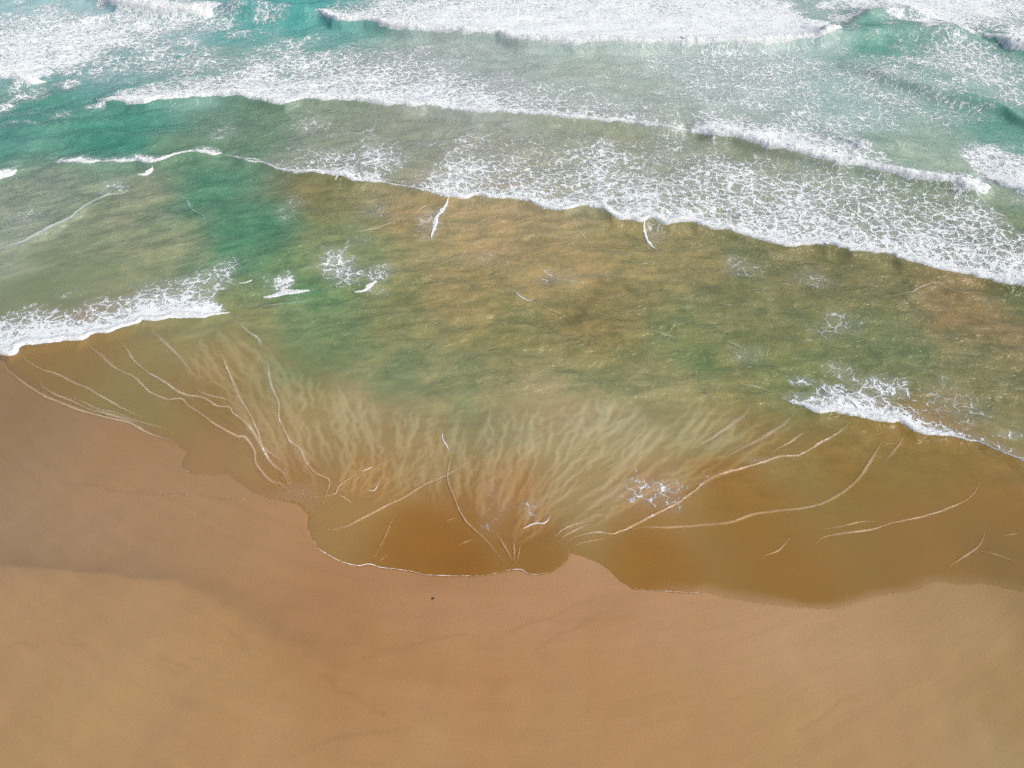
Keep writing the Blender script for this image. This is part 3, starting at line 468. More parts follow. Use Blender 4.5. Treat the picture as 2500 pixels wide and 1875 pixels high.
def mat_water():
    T = NT('sea_water'); body = T.attr('body', 'Vector'); op = T.attr('opacity'); rf = T.attr('chop'); fan = T.attr('fan'); flow = T.attr('flow', 'Vector')
    pos = T.n('NewGeometry').outputs['Position']
    # silty mottling, with the light and dark of wavelets put into the colour
    c1 = T.noise(T.mapv(pos, (.6, .9, 1), (0, 0, .3)), .8, 4, .6, .6).outputs['Fac']
    def ridge(nz, k): return T.math('SUBTRACT', 1.0, T.math('ABSOLUTE', T.math('MULTIPLY', T.math('SUBTRACT', nz, .5), k)), clamp=True)
    n1 = T.noise(flow, .62, 2, .45, .9).outputs['Fac']; n2 = T.noise(T.mapv(flow, (1, 1.25, 1), (0, 0, .12)), 1.25, 2, .5, .8).outputs['Fac']
    p1 = T.math('POWER', ridge(n1, 4.2), 1.8); p2 = T.math('POWER', ridge(n2, 4.2), 1.8)
    rg = T.math('MAXIMUM', p1, T.math('MULTIPLY', p2, .75))
    c2 = T.math('ADD', T.mr(rg, 0, 1.0, .35, .45, False), T.math('MULTIPLY', T.attr('rip'), .48))
    c1 = T.mr(c1, .36, .64, .3, .7, False)
    cl = T.mixc(fan, c1, c2)
    cl = T.mr(cl, .3, .7, -1, 1, False)
    amt = T.attr('silt_sheen')
    k = T.math('MULTIPLY', cl, amt)
    lm = T.mixc(fan, (1.20, 1.17, 1.12), (1.17, 1.23, 1.36)); dm = T.mixc(fan, (.76, .87, .85), (.88, .83, .74))
    lightc = T.n('VectorMath', {0: body, 1: lm}, operation='MULTIPLY').outputs[0]
    darkc = T.n('VectorMath', {0: body, 1: dm}, operation='MULTIPLY').outputs[0]
    col = T.mixc(T.math('MULTIPLY_ADD', k, .5, .5, True), darkc, lightc)
    # ripples, lying along the crests
    cr = T.attr('crest', 'Vector')
    b1 = T.noise(T.mapv(cr, (.6, 1.0, 1)), .95, 3, .55, .7).outputs['Fac']
    b2 = T.noise(T.mapv(cr, (.6, 1.1, 1)), 2.4, 3, .55, .8).outputs['Fac']
    b3 = T.noise(T.mapv(pos, (.8, 1, 1), (0, 0, .7)), 6.0, 3, .6, .3).outputs['Fac']
    r1 = T.math('SUBTRACT', 1.0, T.math('ABSOLUTE', T.math('MULTIPLY_ADD', b1, 5.0, -2.5)))
    r2 = T.math('SUBTRACT', 1.0, T.math('ABSOLUTE', T.math('MULTIPLY_ADD', b2, 5.0, -2.5)))
    hgt = T.math('ADD', T.math('MULTIPLY', r1, .55), T.math('ADD', T.math('MULTIPLY', r2, .22), T.math('MULTIPLY', b3, .10)))
    hf = T.math('MULTIPLY', rg, .2)
    hgt = T.math('ADD', T.math('MULTIPLY', hgt, T.math('SUBTRACT', 1.0, fan)), T.math('MULTIPLY', T.math('MULTIPLY', hf, fan), 1.6))
    bump = T.n('Bump', {'Strength': 1.0, 'Distance': T.math('MULTIPLY', rf, .15), 'Height': hgt}).outputs[0]
    soft = T.n('Bump', {'Strength': 1.0, 'Distance': T.math('MULTIPLY', rf, .035), 'Height': hgt}).outputs[0]
    # pale threads on ripple crests: foam film, plus sky reflection put into the colour
    foam_sheen = T.math('MAXIMUM', T.math('MULTIPLY', T.mr(r2, .80, 1.0), T.mr(b1, .45, .62)), T.mr(r1, .90, 1.02, 0, .8))
    foam_sheen = T.math('MULTIPLY', T.math('MULTIPLY', foam_sheen, T.mr(rf, .1, .8)), T.math('MULTIPLY', T.mr(b3, .35, .65), .55))
    foam_sheen = T.math('MAXIMUM', foam_sheen, T.math('MULTIPLY', T.attr('wav'), T.mr(b3, .3, .7, .15, .5)))
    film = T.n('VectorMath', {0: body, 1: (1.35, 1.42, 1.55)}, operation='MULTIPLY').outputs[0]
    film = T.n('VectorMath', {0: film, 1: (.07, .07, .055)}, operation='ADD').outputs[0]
    col = T.mixc(foam_sheen, col, film)
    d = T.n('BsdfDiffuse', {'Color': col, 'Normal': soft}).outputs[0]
    tr = T.n('BsdfTransparent').outputs[0]
    bodysh = T.mixs(op, tr, d)
    g = T.n('BsdfGlossy', {'Color': (1, 1, 1, 1), 'Roughness': .14, 'Normal': bump}).outputs[0]
    fr = T.n('Fresnel', {'IOR': 1.33, 'Normal': bump}).outputs[0]
    sh = T.mixs(fr, bodysh, g)
    return T.out(T.mixs(T.attr('cover'), tr, sh))
def mat_plain(name, col, rough=.8):
    T = NT(name); pos = T.n('NewGeometry').outputs['Position']
    n = T.noise(pos, 60, 3, .6).outputs['Fac']
    c = T.mixc(n, tuple(v*.7 for v in col), tuple(min(1, v*1.2) for v in col))
    return T.out(T.n('BsdfPrincipled', {'Base Color': c, 'Roughness': rough}).outputs[0])
M_FOAM, M_CREST, M_RIP, M_EDGE, M_SAND, M_WATER = mat_foam(), mat_crest(), mat_ripple(), mat_edge(), mat_sand(), mat_water()

# ------------------------------------------------------------------ height of the water
for f in FRONTS.values():
    P = np.array(sorted(f['pts'])); f['P'] = P
    t = np.array(sorted(f['trail'])); f['T'] = t
    f['ends'] = (P[0, 0], P[-1, 0])
def front_coord(f, x, y):
    P = f['P']; g = np.interp(x, P[:, 0], P[:, 1])
    sl = np.interp(x, .5*(P[1:, 0]+P[:-1, 0]), np.diff(P[:, 1])/np.maximum(np.diff(P[:, 0]), .05))
    gx = np.linspace(P[0, 0]-8, P[-1, 0]+8, 900); kx = (gx[1]-gx[0]); kn = np.exp(-(np.arange(-60, 61)*kx/2.2)**2); kn /= kn.sum()
    gf = np.interp(x, gx, np.convolve(np.pad(np.interp(gx, P[:, 0], P[:, 1]), 60, 'edge'), kn, 'valid'))
    g = g+(gf-g)*sst(.3, 4, y-g)
    sl = sl*(1-sst(.2, 2.0, np.abs(y-g)))
    d = (y-g)/np.sqrt(1+np.clip(sl, -.8, .8)**2)
    e = np.clip((x-P[0, 0])/2.0+.1, 0, 1)*np.clip((P[-1, 0]-x)/2.0+.1, 0, 1)
    e = np.where((x < P[0, 0]) | (x > P[-1, 0]), 0, e)
    return d, e
WL = WATERLINE
poly = list(WL)+[(400, WL[-1][1]), (400, 3000), (-400, 3000), (-400, WL[0][1])]
def water_z(x, y, chop):
    z = shore(y)
    for f in FRONTS.values():
        d, e = front_coord(f, x, y)
        prof = np.where(d < 0, np.exp(-(d/.45)**2), np.exp(-d/2.6)*(1+.25*np.minimum(d, 1)))
        z = z + f['amp']*e*prof
    for pts, amp, wd in SWELLS:
        P = np.array(sorted(pts)); g = np.interp(x, P[:, 0], P[:, 1]); d = y-g
        m = np.clip((x-P[0, 0])/3+.0, 0, 1)*np.clip((P[-1, 0]-x)/3, 0, 1)
        z = z + 1.4*amp*m*np.where(d < 0, np.exp(-(d/wd)**2), np.exp(-(d/(wd*2.4))**2))
    n = (fbm(x*.20, (y+.006*x*np.abs(x)*np.sign(x))*.5, 3, 3)-.5)*.55 + (fbm(x*.6, (y+.006*x*np.abs(x)*np.sign(x))*1.5, 9, 3)-.5)*.24
    return z + n*chop
def chop_of(dwl): return sst(2.0, 16.0, dwl)*.85+.03

# ------------------------------------------------------------------ grids (denser near the viewer of the beach)
def depth_of(y): return y*math.cos(math.pi/4)+CAM_H*math.sin(math.pi/4)
def rows(v0, v1, n):                      # v: tangent of the look-down angle offset, evenly spaced
    v = np.linspace(v0, v1, n); c = math.sqrt(.5)
    vy = c+v*c; vz = -c+v*c
    return -CAM_H/vz*vy
def fan_grid(ys, us):
    U, Y = np.meshgrid(us, ys); X = U*depth_of(np.maximum(Y, -15)); return X, Y
def quads(nr, nc):
    i = np.arange(nr*nc).reshape(nr, nc)
    return np.stack([i[:-1, :-1], i[:-1, 1:], i[1:, 1:], i[1:, :-1]], -1).reshape(-1, 4)

# ---- sand, out to sea under the water and back beyond the camera
ys = np.r_[np.array([-400, -200, -100, -50, -25, -12, -5, 0, 4]), rows(-.56, .12, 430), np.array([52, 60, 75, 100, 150, 300, 900, 3000])]
us = np.r_[np.array([-40, -12, -5, -2.5, -1.5, -1.1]), np.linspace(-.82, .82, 520), np.array([1.1, 1.5, 2.5, 5, 12, 40])]
X, Y = fan_grid(ys, us)
dwl = seg_dist(X, Y, WL); ins = inside(X, Y, poly); sdw = np.where(ins, dwl, -dwl)
wx = X+(fbm(X*.25, Y*.25, 41, 3)-.5)*3; wy = Y+(fbm(X*.25, Y*.25, 43, 3)-.5)*2
tint = blend_cols(wx, wy, SAND_COLS, 2.8, 1.2e-3)/(LIGHT*1.05)*np.array([.985, 1.02, .97])
wl_y = np.interp(X, *np.array(WET_LINE).T)
wetd = Y-wl_y + (fbm(X*.5, Y*.5, 47, 3)-.5)*.35
wx0, wx1 = WET_LINE[0][0], WET_LINE[-1][0]
edge_w = .12+.9*sst(wx1-10, wx1, X)
wet_left = 1/(1+np.exp(-np.clip(wetd/edge_w*3, -30, 30)))
fadew = (1-sst(wx1-3, wx1+1.5, X))
wet = np.clip(np.where(X < wx1+1.5, wet_left*fadew+(1-fadew)*sst(-6, 0, sdw), sst(-6, 0, sdw)), 0, 1)
dark = 1-.20*np.where(X < wx1+1.5, np.exp(-np.maximum(wetd, 0)/1.0)*wet_left*fadew, 0)
tint = tint*dark[..., None]
mark = np.zeros(X.shape)
for m in MARKS:
    wdt = .10
    mark = np.maximum(mark, np.exp(-(seg_dist(X+(vnoise(X*1.5, Y*1.5, 5)-.5)*.3, Y+(vnoise(X*1.5, Y*1.5, 6)-.5)*.3, m)/wdt)**2)*(.35+.65*vnoise(X*.6, Y*.6, 8)))
depth = np.where(sdw > 0, .012+.035*sdw**1.15, 0); depth = np.minimum(depth, 4)
Z = shore(Y)-depth-.006*mark+(fbm(X*.35, Y*.35, 51, 3)-.5)*.10*sst(.3, 3, -sdw)
tint = tint*(1-.09*mark)[..., None]
nr, nc = X.shape
beach = mesh_obj('beach_sand', np.stack([X, Y, Z], -1).reshape(-1, 3), quads(nr, nc), M_SAND,
                 attrs={'tint': tint.reshape(-1, 3), 'wet': wet.ravel(), 'drain': np.stack([X, Y-.016*X*np.abs(X)*np.sign(X), 0*X], -1).reshape(-1, 3)})
tag(beach, 'smooth tan sand sloping into the sea, damp towards the swash', kind='structure')

# ---- water
ys = np.r_[rows(-.30, .60, 640), np.array([115, 135, 170, 240, 400, 900, 3000, 8000])]
us = np.r_[np.array([-40, -12, -5, -2.5, -1.5, -1.1]), np.linspace(-.80, .80, 860), np.array([1.1, 1.5, 2.5, 5, 12, 40])]
X, Y = fan_grid(ys, us); nr, nc = X.shape
dwl = seg_dist(X, Y, WL); ins = inside(X, Y, poly); sdw = np.where(ins, dwl, -dwl)
chop = chop_of(sdw)*np.where(Y > 300, .2, 1)
sdn = sdw+(fbm(X*1.3, Y*1.3, 95, 3)-.5)*.14*sst(-.5, .0, sdw)
Z = water_z(X, Y, chop)+np.where(sdn > 0, .010*sst(0, .25, sdn), np.maximum(.4*sdn, -.25))
wx = X+(fbm(X*.22, Y*.3, 61, 4)-.5)*3.5; wy = Y+(fbm(X*.22, Y*.3, 67, 4)-.5)*3
k = sst(0, 8, sdw)
wx = X+(wx-X)*k; wy = Y+(wy-Y)*k
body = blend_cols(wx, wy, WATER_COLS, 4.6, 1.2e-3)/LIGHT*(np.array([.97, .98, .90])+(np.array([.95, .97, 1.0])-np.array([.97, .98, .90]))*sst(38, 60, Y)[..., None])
opac = .93+.07*sst(.5, 7, sdw)
fx, fy = FAN
fd_ = seg_dist(X, Y, FAN_ZONE+FAN_ZONE[:1]); fd_ = np.where(inside(X, Y, FAN_ZONE), fd_, -fd_)+(fbm(X*.5, Y*.5, 71, 3)-.5)*1.6
fanm = sst(-.6, .9, fd_)
ang = np.arctan2(Y-fy, X-fx); rad = np.hypot(X-fx, Y-fy)
# fine ripples raised on the thin water, fanning towards the lowest lobe
rng = np.random.default_rng(7); rip = np.zeros(X.shape); G = []
for g in GUIDES:
    p_ = smooth_path(g, .1)[0]; G.append(p_[np.linspace(0, len(p_)-1, 60).astype(int)])
G = np.array(G); sel = np.nonzero((X > G[..., 0].min()-1) & (X < G[..., 0].max()+1) & (Y > G[..., 1].min()-1) & (Y < G[..., 1].max()+1))
xs_, ys_ = X[sel], Y[sel]; acc = np.zeros(len(xs_))
for k_ in range(300):
    gu = rng.uniform(0, len(G)-1.001); ln = rng.uniform(.12, .42); v0 = rng.uniform(-.03, 1-ln); sw = rng.uniform(-.4, .4)
    v = np.linspace(v0, v0+ln, 14); gv = np.clip(gu+sw*(v-v0)/ln, 0, len(G)-1.001); gi = gv.astype(int); fr_ = (gv-gi)[:, None]
    ix = np.clip(v, 0, 1)*58.9; i0 = ix.astype(int); fx_ = (ix-i0)[:, None]
    P = (G[gi, i0]*(1-fx_)+G[gi, i0+1]*fx_)*(1-fr_)+(G[gi+1, i0]*(1-fx_)+G[gi+1, i0+1]*fx_)*fr_
    tg = np.gradient(P, axis=0); tg /= np.linalg.norm(tg, axis=1)[:, None]+1e-9
    P = P+np.c_[-tg[:, 1], tg[:, 0]]*((fbm(np.arange(14)*.5+k_*3.1, np.zeros(14), 31, 3)-.5)*.5)[:, None]
    wd = rng.uniform(.06, .12)*(1.25-.5*v0); am = rng.uniform(.35, 1.0)
    m = np.nonzero((xs_ > P[:, 0].min()-.4) & (xs_ < P[:, 0].max()+.4) & (ys_ > P[:, 1].min()-.4) & (ys_ < P[:, 1].max()+.4))[0]
    d_ = seg_dist(xs_[m], ys_[m], P); mid = P[7]; hl = np.linalg.norm(P[-1]-P[0])/2+.1
    e_ = np.clip(1.15-np.hypot(xs_[m]-mid[0], ys_[m]-mid[1])/hl, 0, 1)**.6
    acc[m] += am*np.exp(-(d_/wd)**2)*e_
rip[sel] = np.tanh(acc*.75)
Z = Z+.035*rip*sst(.1, .5, sdw)
# short wavelets raised on the deeper shallows
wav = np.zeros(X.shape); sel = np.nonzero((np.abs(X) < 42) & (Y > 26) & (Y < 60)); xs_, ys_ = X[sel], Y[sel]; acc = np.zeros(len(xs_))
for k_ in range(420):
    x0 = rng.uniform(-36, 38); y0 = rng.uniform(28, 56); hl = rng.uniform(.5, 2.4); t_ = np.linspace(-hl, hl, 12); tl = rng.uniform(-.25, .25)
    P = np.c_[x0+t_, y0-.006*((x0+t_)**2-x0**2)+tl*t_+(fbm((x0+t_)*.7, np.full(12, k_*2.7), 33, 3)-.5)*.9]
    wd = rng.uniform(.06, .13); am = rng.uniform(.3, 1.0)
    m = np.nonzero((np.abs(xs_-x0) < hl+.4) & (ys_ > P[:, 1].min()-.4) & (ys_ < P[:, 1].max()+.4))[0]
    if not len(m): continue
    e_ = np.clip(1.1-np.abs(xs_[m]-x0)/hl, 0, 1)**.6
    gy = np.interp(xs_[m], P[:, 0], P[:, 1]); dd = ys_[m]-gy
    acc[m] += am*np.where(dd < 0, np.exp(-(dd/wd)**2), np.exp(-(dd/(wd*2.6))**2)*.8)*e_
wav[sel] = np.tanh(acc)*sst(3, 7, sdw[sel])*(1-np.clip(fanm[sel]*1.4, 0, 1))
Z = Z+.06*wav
crest = np.stack([X, Y+.006*X*np.abs(X)*np.sign(X), np.zeros_like(X)], -1)
flow = np.stack([ang*25.0, rad*.48, np.zeros_like(X)], -1)
silt_sheen = np.maximum(.12+.95*sst(4, 12, sdw)*(1-.6*sst(50, 60, Y)), 1.1*fanm)
chopA = np.clip(.06+.94*sst(3, 14, sdw), 0, 1)*(1-.8*fanm)+.30*fanm
cover = np.ones_like(X)
film = (1-sst(.0, .25+.9*fbm(X*.5, Y*.5, 96, 3), sdw))*np.clip((1-sst(-11.5, -9.5, X))+sst(5.5, 8, X), 0, 1)*.8     # water thinning to a film
near = Y < 40
st_ = np.zeros(X.shape+(3,)); st_[near] = blend_cols(X[near], Y[near], SAND_COLS, 2.8, 1.2e-3)/LIGHT*.9
body = body+(st_-body)*(film*near)[..., None]
A = dict(body=body.reshape(-1, 3), opacity=opac.ravel(), chop=chopA.ravel(), fan=fanm.ravel(), flow=flow.reshape(-1, 3), crest=crest.reshape(-1, 3), silt_sheen=silt_sheen.ravel(), rip=rip.ravel(), wav=wav.ravel(), cover=cover.ravel())
V = np.stack([X, Y, Z], -1).reshape(-1, 3); Q = quads(nr, nc)
keep = (sdw.ravel()[Q] > -.25).any(1)
def compact(V, Q, attrs):
    used = np.unique(Q); mp = np.full(len(V), -1, np.int64); mp[used] = np.arange(len(used))
    return V[used], mp[Q], {k_: v[used] for k_, v in attrs.items()}
v_, q_, a_ = compact(V, Q[keep], A)
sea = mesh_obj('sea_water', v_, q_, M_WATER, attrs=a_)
tag(sea, 'green and sandy brown shallow sea water rolling onto the beach', kind='structure')

# ------------------------------------------------------------------ foam fields
owners = []; dens = []
for nm, f in FRONTS.items():
    d, e = front_coord(f, X, Y); T_ = f['T']
    jx = (fbm(X*.22, Y*.22, 85, 4)-.5)*np.clip(np.abs(d)*2.0, 0, 9)
    d0 = np.interp(X+jx, T_[:, 0], T_[:, 1]); L = np.maximum(np.interp(X+jx, T_[:, 0], T_[:, 2]), .6)
    e = front_coord(f, X+jx, Y)[1]; wide = np.clip(np.abs(d)*.35, 1, 6)
    e = np.clip((X+jx-f['P'][0, 0])/wide+.1, 0, 1)*np.clip((f['P'][-1, 0]-X-jx)/wide+.1, 0, 1)
    r = d/L*(.55+.9*fbm(X*.3, Y*.3, 81, 4))
    jag = (fbm(X*1.2, Y*.1, 83, 3)-.5)*.25
    body_ = d0*1.12*(1-.38*sst(.1, 1., r))*(1-sst(.75, 1.35, r)) + .35*d0*np.exp(-(d/(f['cw']*1.3))**2)
    q = body_*sst(-.05, .12, d+jag)*np.clip(e*1.6, 0, 1)
    owners.append(nm); dens.append(q)
for nm, (cx_, cy_, rx, ry, d_, rot) in PATCHES.items():
    px_ = (X-cx_); py_ = (Y-cy_)
    r = np.sqrt((px_/rx)**2+(py_/ry)**2)*(.25+1.4*fbm(X*.5+5, Y*.5, 87, 4))
    q = d_*(1-sst(.2, 1.25, r))
    owners.append(nm); dens.append(q)
Dn = np.stack(dens, 0).reshape(len(owners), -1)
Dn[:, sdw.ravel() < .15] = 0
best = Dn.argmax(0); dmax = Dn.max(0)
fown = best[Q[:, 0]]; fkeep = (dmax[Q] > .03).any(1)
Vf = V.copy(); Vf[:, 2] += .012+.02*dmax
foam_faces = {nm: Q[fkeep & (fown == i)] for i, nm in enumerate(owners)}

# ------------------------------------------------------------------ swept crests and ridges
def z_at(x, y):
    s = seg_dist(x, y, WL); i_ = inside(x, y, poly); s = np.where(i_, s, -s)
    return water_z(x, y, chop_of(s))+.010
def ribbon(pts, ts, wfun, hfun, cfun, step, jitter=0, seed=0, side=1):
    P, u = smooth_path(pts, step); tg = np.gradient(P, axis=0); tg /= np.linalg.norm(tg, axis=1)[:, None]+1e-9
    nrm = np.c_[-tg[:, 1], tg[:, 0]]*side
    W = wfun(P, u)
    if jitter:
        P = P + nrm*((fbm(u*.9, u*0+seed, seed, 4)-.5)*2*jitter)[:, None]
    ts = np.asarray(ts)
    X_ = P[:, None, 0]+nrm[:, None, 0]*W[:, None]*ts[None]; Y_ = P[:, None, 1]+nrm[:, None, 1]*W[:, None]*ts[None]
    return X_, Y_, u, W, P
def taper(u, a):
    return np.clip(u/a, 0, 1)**.7*np.clip((u[-1]-u)/a, 0, 1)**.7
def make_crest(f, seed, name, parent=None, base=None):
    pts = f['P'].tolist(); T_ = f['T']; cw, ch = f['cw'], f['ch']
    ts = np.linspace(-.12, 1, 18)
    def wf(P, u):
        d0 = np.interp(P[:, 0], T_[:, 0], T_[:, 1])
        return cw*(.15+1.0*sst(.25, .8, d0))*(.45+1.1*fbm(u*.45, u*0, seed, 3))*np.maximum(taper(u, 1.5), .05)
    X_, Y_, u, W, P = ribbon(pts, ts, wf, None, None,   .07, .22, seed)
    t = ts[None]; q = np.where(t < .22, np.sin(np.clip((t+.12)/.34, 0, 1)*math.pi/2), np.cos(np.clip((t-.22)/.78, 0, 1)*math.pi/2)**1.3)
    lump = .35+1.0*fbm(X_*1.5, Y_*1.9, seed+3, 4)+.35*(fbm(X_*6, Y_*6, seed+5, 2)-.5)
    d0 = np.interp(P[:, 0], T_[:, 0], T_[:, 1])
    hh = .75*ch*(W/cw)[:, None]**.5*q*lump
    Z_ = z_at(X_, Y_)+hh+.03
    Z_[:, 0] -= .10
    cov = np.where(t < .5, 1.0, 1-(t-.5)/.5*.95)*np.ones_like(X_); cov[:, 0] = .55
    n, m = X_.shape
    return mesh_obj(name, np.stack([X_, Y_, Z_], -1).reshape(-1, 3), quads(n, m), M_CREST, parent, {'cover': cov.ravel()}, base=base)
WAVES = {
 'w1': 'thick white roller at the top left edge, left of the teal unbroken wave face',
 'w2': 'longest solid white breaker across the top, foam reaching the upper edge',
 'w3': 'white roller curling in at the far top right corner beside green swell',
 'w4': 'short white roller by the left edge below the teal top left water',
 'w5': 'long low foam line in the upper middle, below the big top breaker',
 'w6': 'lumpy diagonal white roller on the right, beneath the green swells',
 'w6b': 'broken white foam at the right edge just beyond the diagonal roller',
 'w7': 'longest near foam front with wide lace behind it, bordering brown water',
 'w8': 'tiny white roller cut by the left edge at the grey brown water',
 'w8b': 'broken thin white crest line over green water at the upper left',
 'w9': 'white foam front sliding onto the sand at the left edge',
 'w10': 'white foam front on the right, above the golden brown thin swash',
}
for i, (nm, lab) in enumerate(WAVES.items()):
    f = FRONTS[nm]; c = f['P'][len(f['P'])//2]; base = (float(c[0]), float(c[1]), float(shore(c[1])))
    e = bpy.data.objects.new('breaking_wave', None); sc.collection.objects.link(e); e.location = base; e.empty_display_size = .5
    tag(e, lab, 'wave', 'breaking waves')
    make_crest(f, 100+i*13, 'foam_crest', e, base)
    Fq = foam_faces[nm]
    if len(Fq):
        v_, q_, a_ = compact(Vf, Fq, {'foam': dmax})
        mesh_obj('foam_trail', v_, q_, M_FOAM, e, a_, base=base)['kind'] = 'stuff'
def main_piece(Fq):
    # the connected piece with the most faces
    lab = np.arange(len(Fq)); vl = np.full(len(V), 1 << 40, np.int64)
    for _ in range(400):
        vl[Fq.ravel()] = 1 << 40
        np.minimum.at(vl, Fq.ravel(), np.repeat(lab, 4)); nl = vl[Fq].min(1)
        if (nl == lab).all(): break
        lab = nl
    u, c = np.unique(lab, return_counts=True)
    return Fq[lab == u[c.argmax()]]
PATCH_LABELS = {
 'p1': 'wide field of white foam filling the upper left corner',
 'p2': 'streaky foam lace below the upper left foam field, above the low foam line',
 'p3': 'pale foam drifting right under the top left roller',
 'p4': 'foam lace on the green swell just below the top right roller',
 'p5': 'dense white foam along the top edge right of the big breaker',
 'p6': 'foam lace above the left start of the diagonal right roller',
 'p7': 'white foam at the right edge behind the lumpy roller end',
 'p8': 'thin grey foam net right under the big top breaker, right of centre',
 'p9': 'small oval lace patch on grey water at left, beside a short white crest',
 'p10': 'faint lace on grey water by the left edge, above the long pale ridge',
 'p11': 'lace tuft behind the straight white crest in the green water left of centre',
 'p12': 'largest lace patch floating on the green water left of centre',
 'p13': 'small lace patch where green water meets brown, left of centre',
 'p14': 'lace left of the slanting foam line hanging below the near front',
 'p15': 'lace beside the short slanting foam line under the near front, right of centre',
 'p16': 'sparse foam threads on brown water below the left part of the near front',
 'p17': 'foam lace above the right tip of the left foam front',
 'p18': 'sparse foam threads on brown water in the middle of the picture',
 'p19': 'foam threads on olive water just below the near front, right of centre',
 'p20': 'foam threads below the near front, beside the curved pale ridge',
 'p21': 'small foam tuft in the middle of the green water at right',
 'p22': 'loose foam threads in the right green water above the right foam front',
 'p23': 'foam threads trailing a pale streak in the right green water',
 'p24': 'densest lace behind the middle of the right foam front',
 'p25': 'widest loose lace behind the right foam front, near the right edge',
 'p26': 'loose lace farther out above the left end of the right foam front',
 'p27': 'faint lace at the right edge above the thin end of the right front',
 'p28': 'bubbly lace on the pale silty swash, above the long right ripple',
 'p29': 'tiny bubbly tuft above the small white fleck in the lowest lobe',
 'p30': 'faint bubble threads fanning down towards the lowest lobe',
 'p31': 'faint bubbles along the upper part of the long right ripple',
 'p32': 'ragged lace seaward of the left foam front',
 'p33': 'sparse lace on green water above the broken thin crest at left',
 'p34': 'sparse foam threads on the dark green channel below the near front',
 'p35': 'sparse foam threads on brown water under the middle of the near front',
 'p36': 'foam lace on the green swells at the upper right',
 'p37': 'lace between the low foam line and the near front, left of centre',
 'p38': 'lace over the left end of the right foam front',
 'p39': 'a few foam threads on green brown water at the centre',
 'p40': 'thin lace between the low foam line and the near front, at centre',
 'p41': 'faint bubbles where ripple lines cross left of the lowest lobe',
}
FLECK_LABELS = {
 'f5': 'short white crest on grey brown water, below the broken thin crest line',
 'f6': 'small white crest at the far left tip of the near front',
 'f7': 'straight white crest in the green water left of centre',
 'f8': 'tiny white crest just beyond the right tip of the left foam front',
 'f9': 'tiniest white crest right beside the tip of the left foam front',
 'f10': 'white crest along the lower edge of the largest lace patch',
 'f11': 'slanting white foam line hanging below the near front, left of centre',
 'f12': 'white speck of foam below the left slanting foam line',
 'f13': 'short slanting white foam line under the near front, right of centre',
 'f14': 'white fleck on brown water near the middle of the picture',
 'f15': 'white fleck at the head of a pale line in the green water, right of centre',
 'f16': 'second white crest just seaward of the right foam front',
 'f17': 'white fleck on a pale streak in the right green water',
 'f18': 'white hooked tip at the top of the tall central ripple',
 'f19': 'white hooked fleck inside the lowest lobe',
 'f20': 'small white fleck above the crossing ripples, left of the central ripple',
 'f21': 'small white hook just below another fleck, left of the central ripple',
 'f22': 'white fleck at the right end of the largest lace patch',
 'f23': 'white fleck on olive water close below the near front at right',
 'f24': 'white fleck at the seaward end of the lace behind the right front',
 'f25': 'white fleck on a ripple in the left swash',
 'f26': 'white speck on brown water right of the short left crest',
 'f27': 'white speck at the start of the bent pale line at left',
}
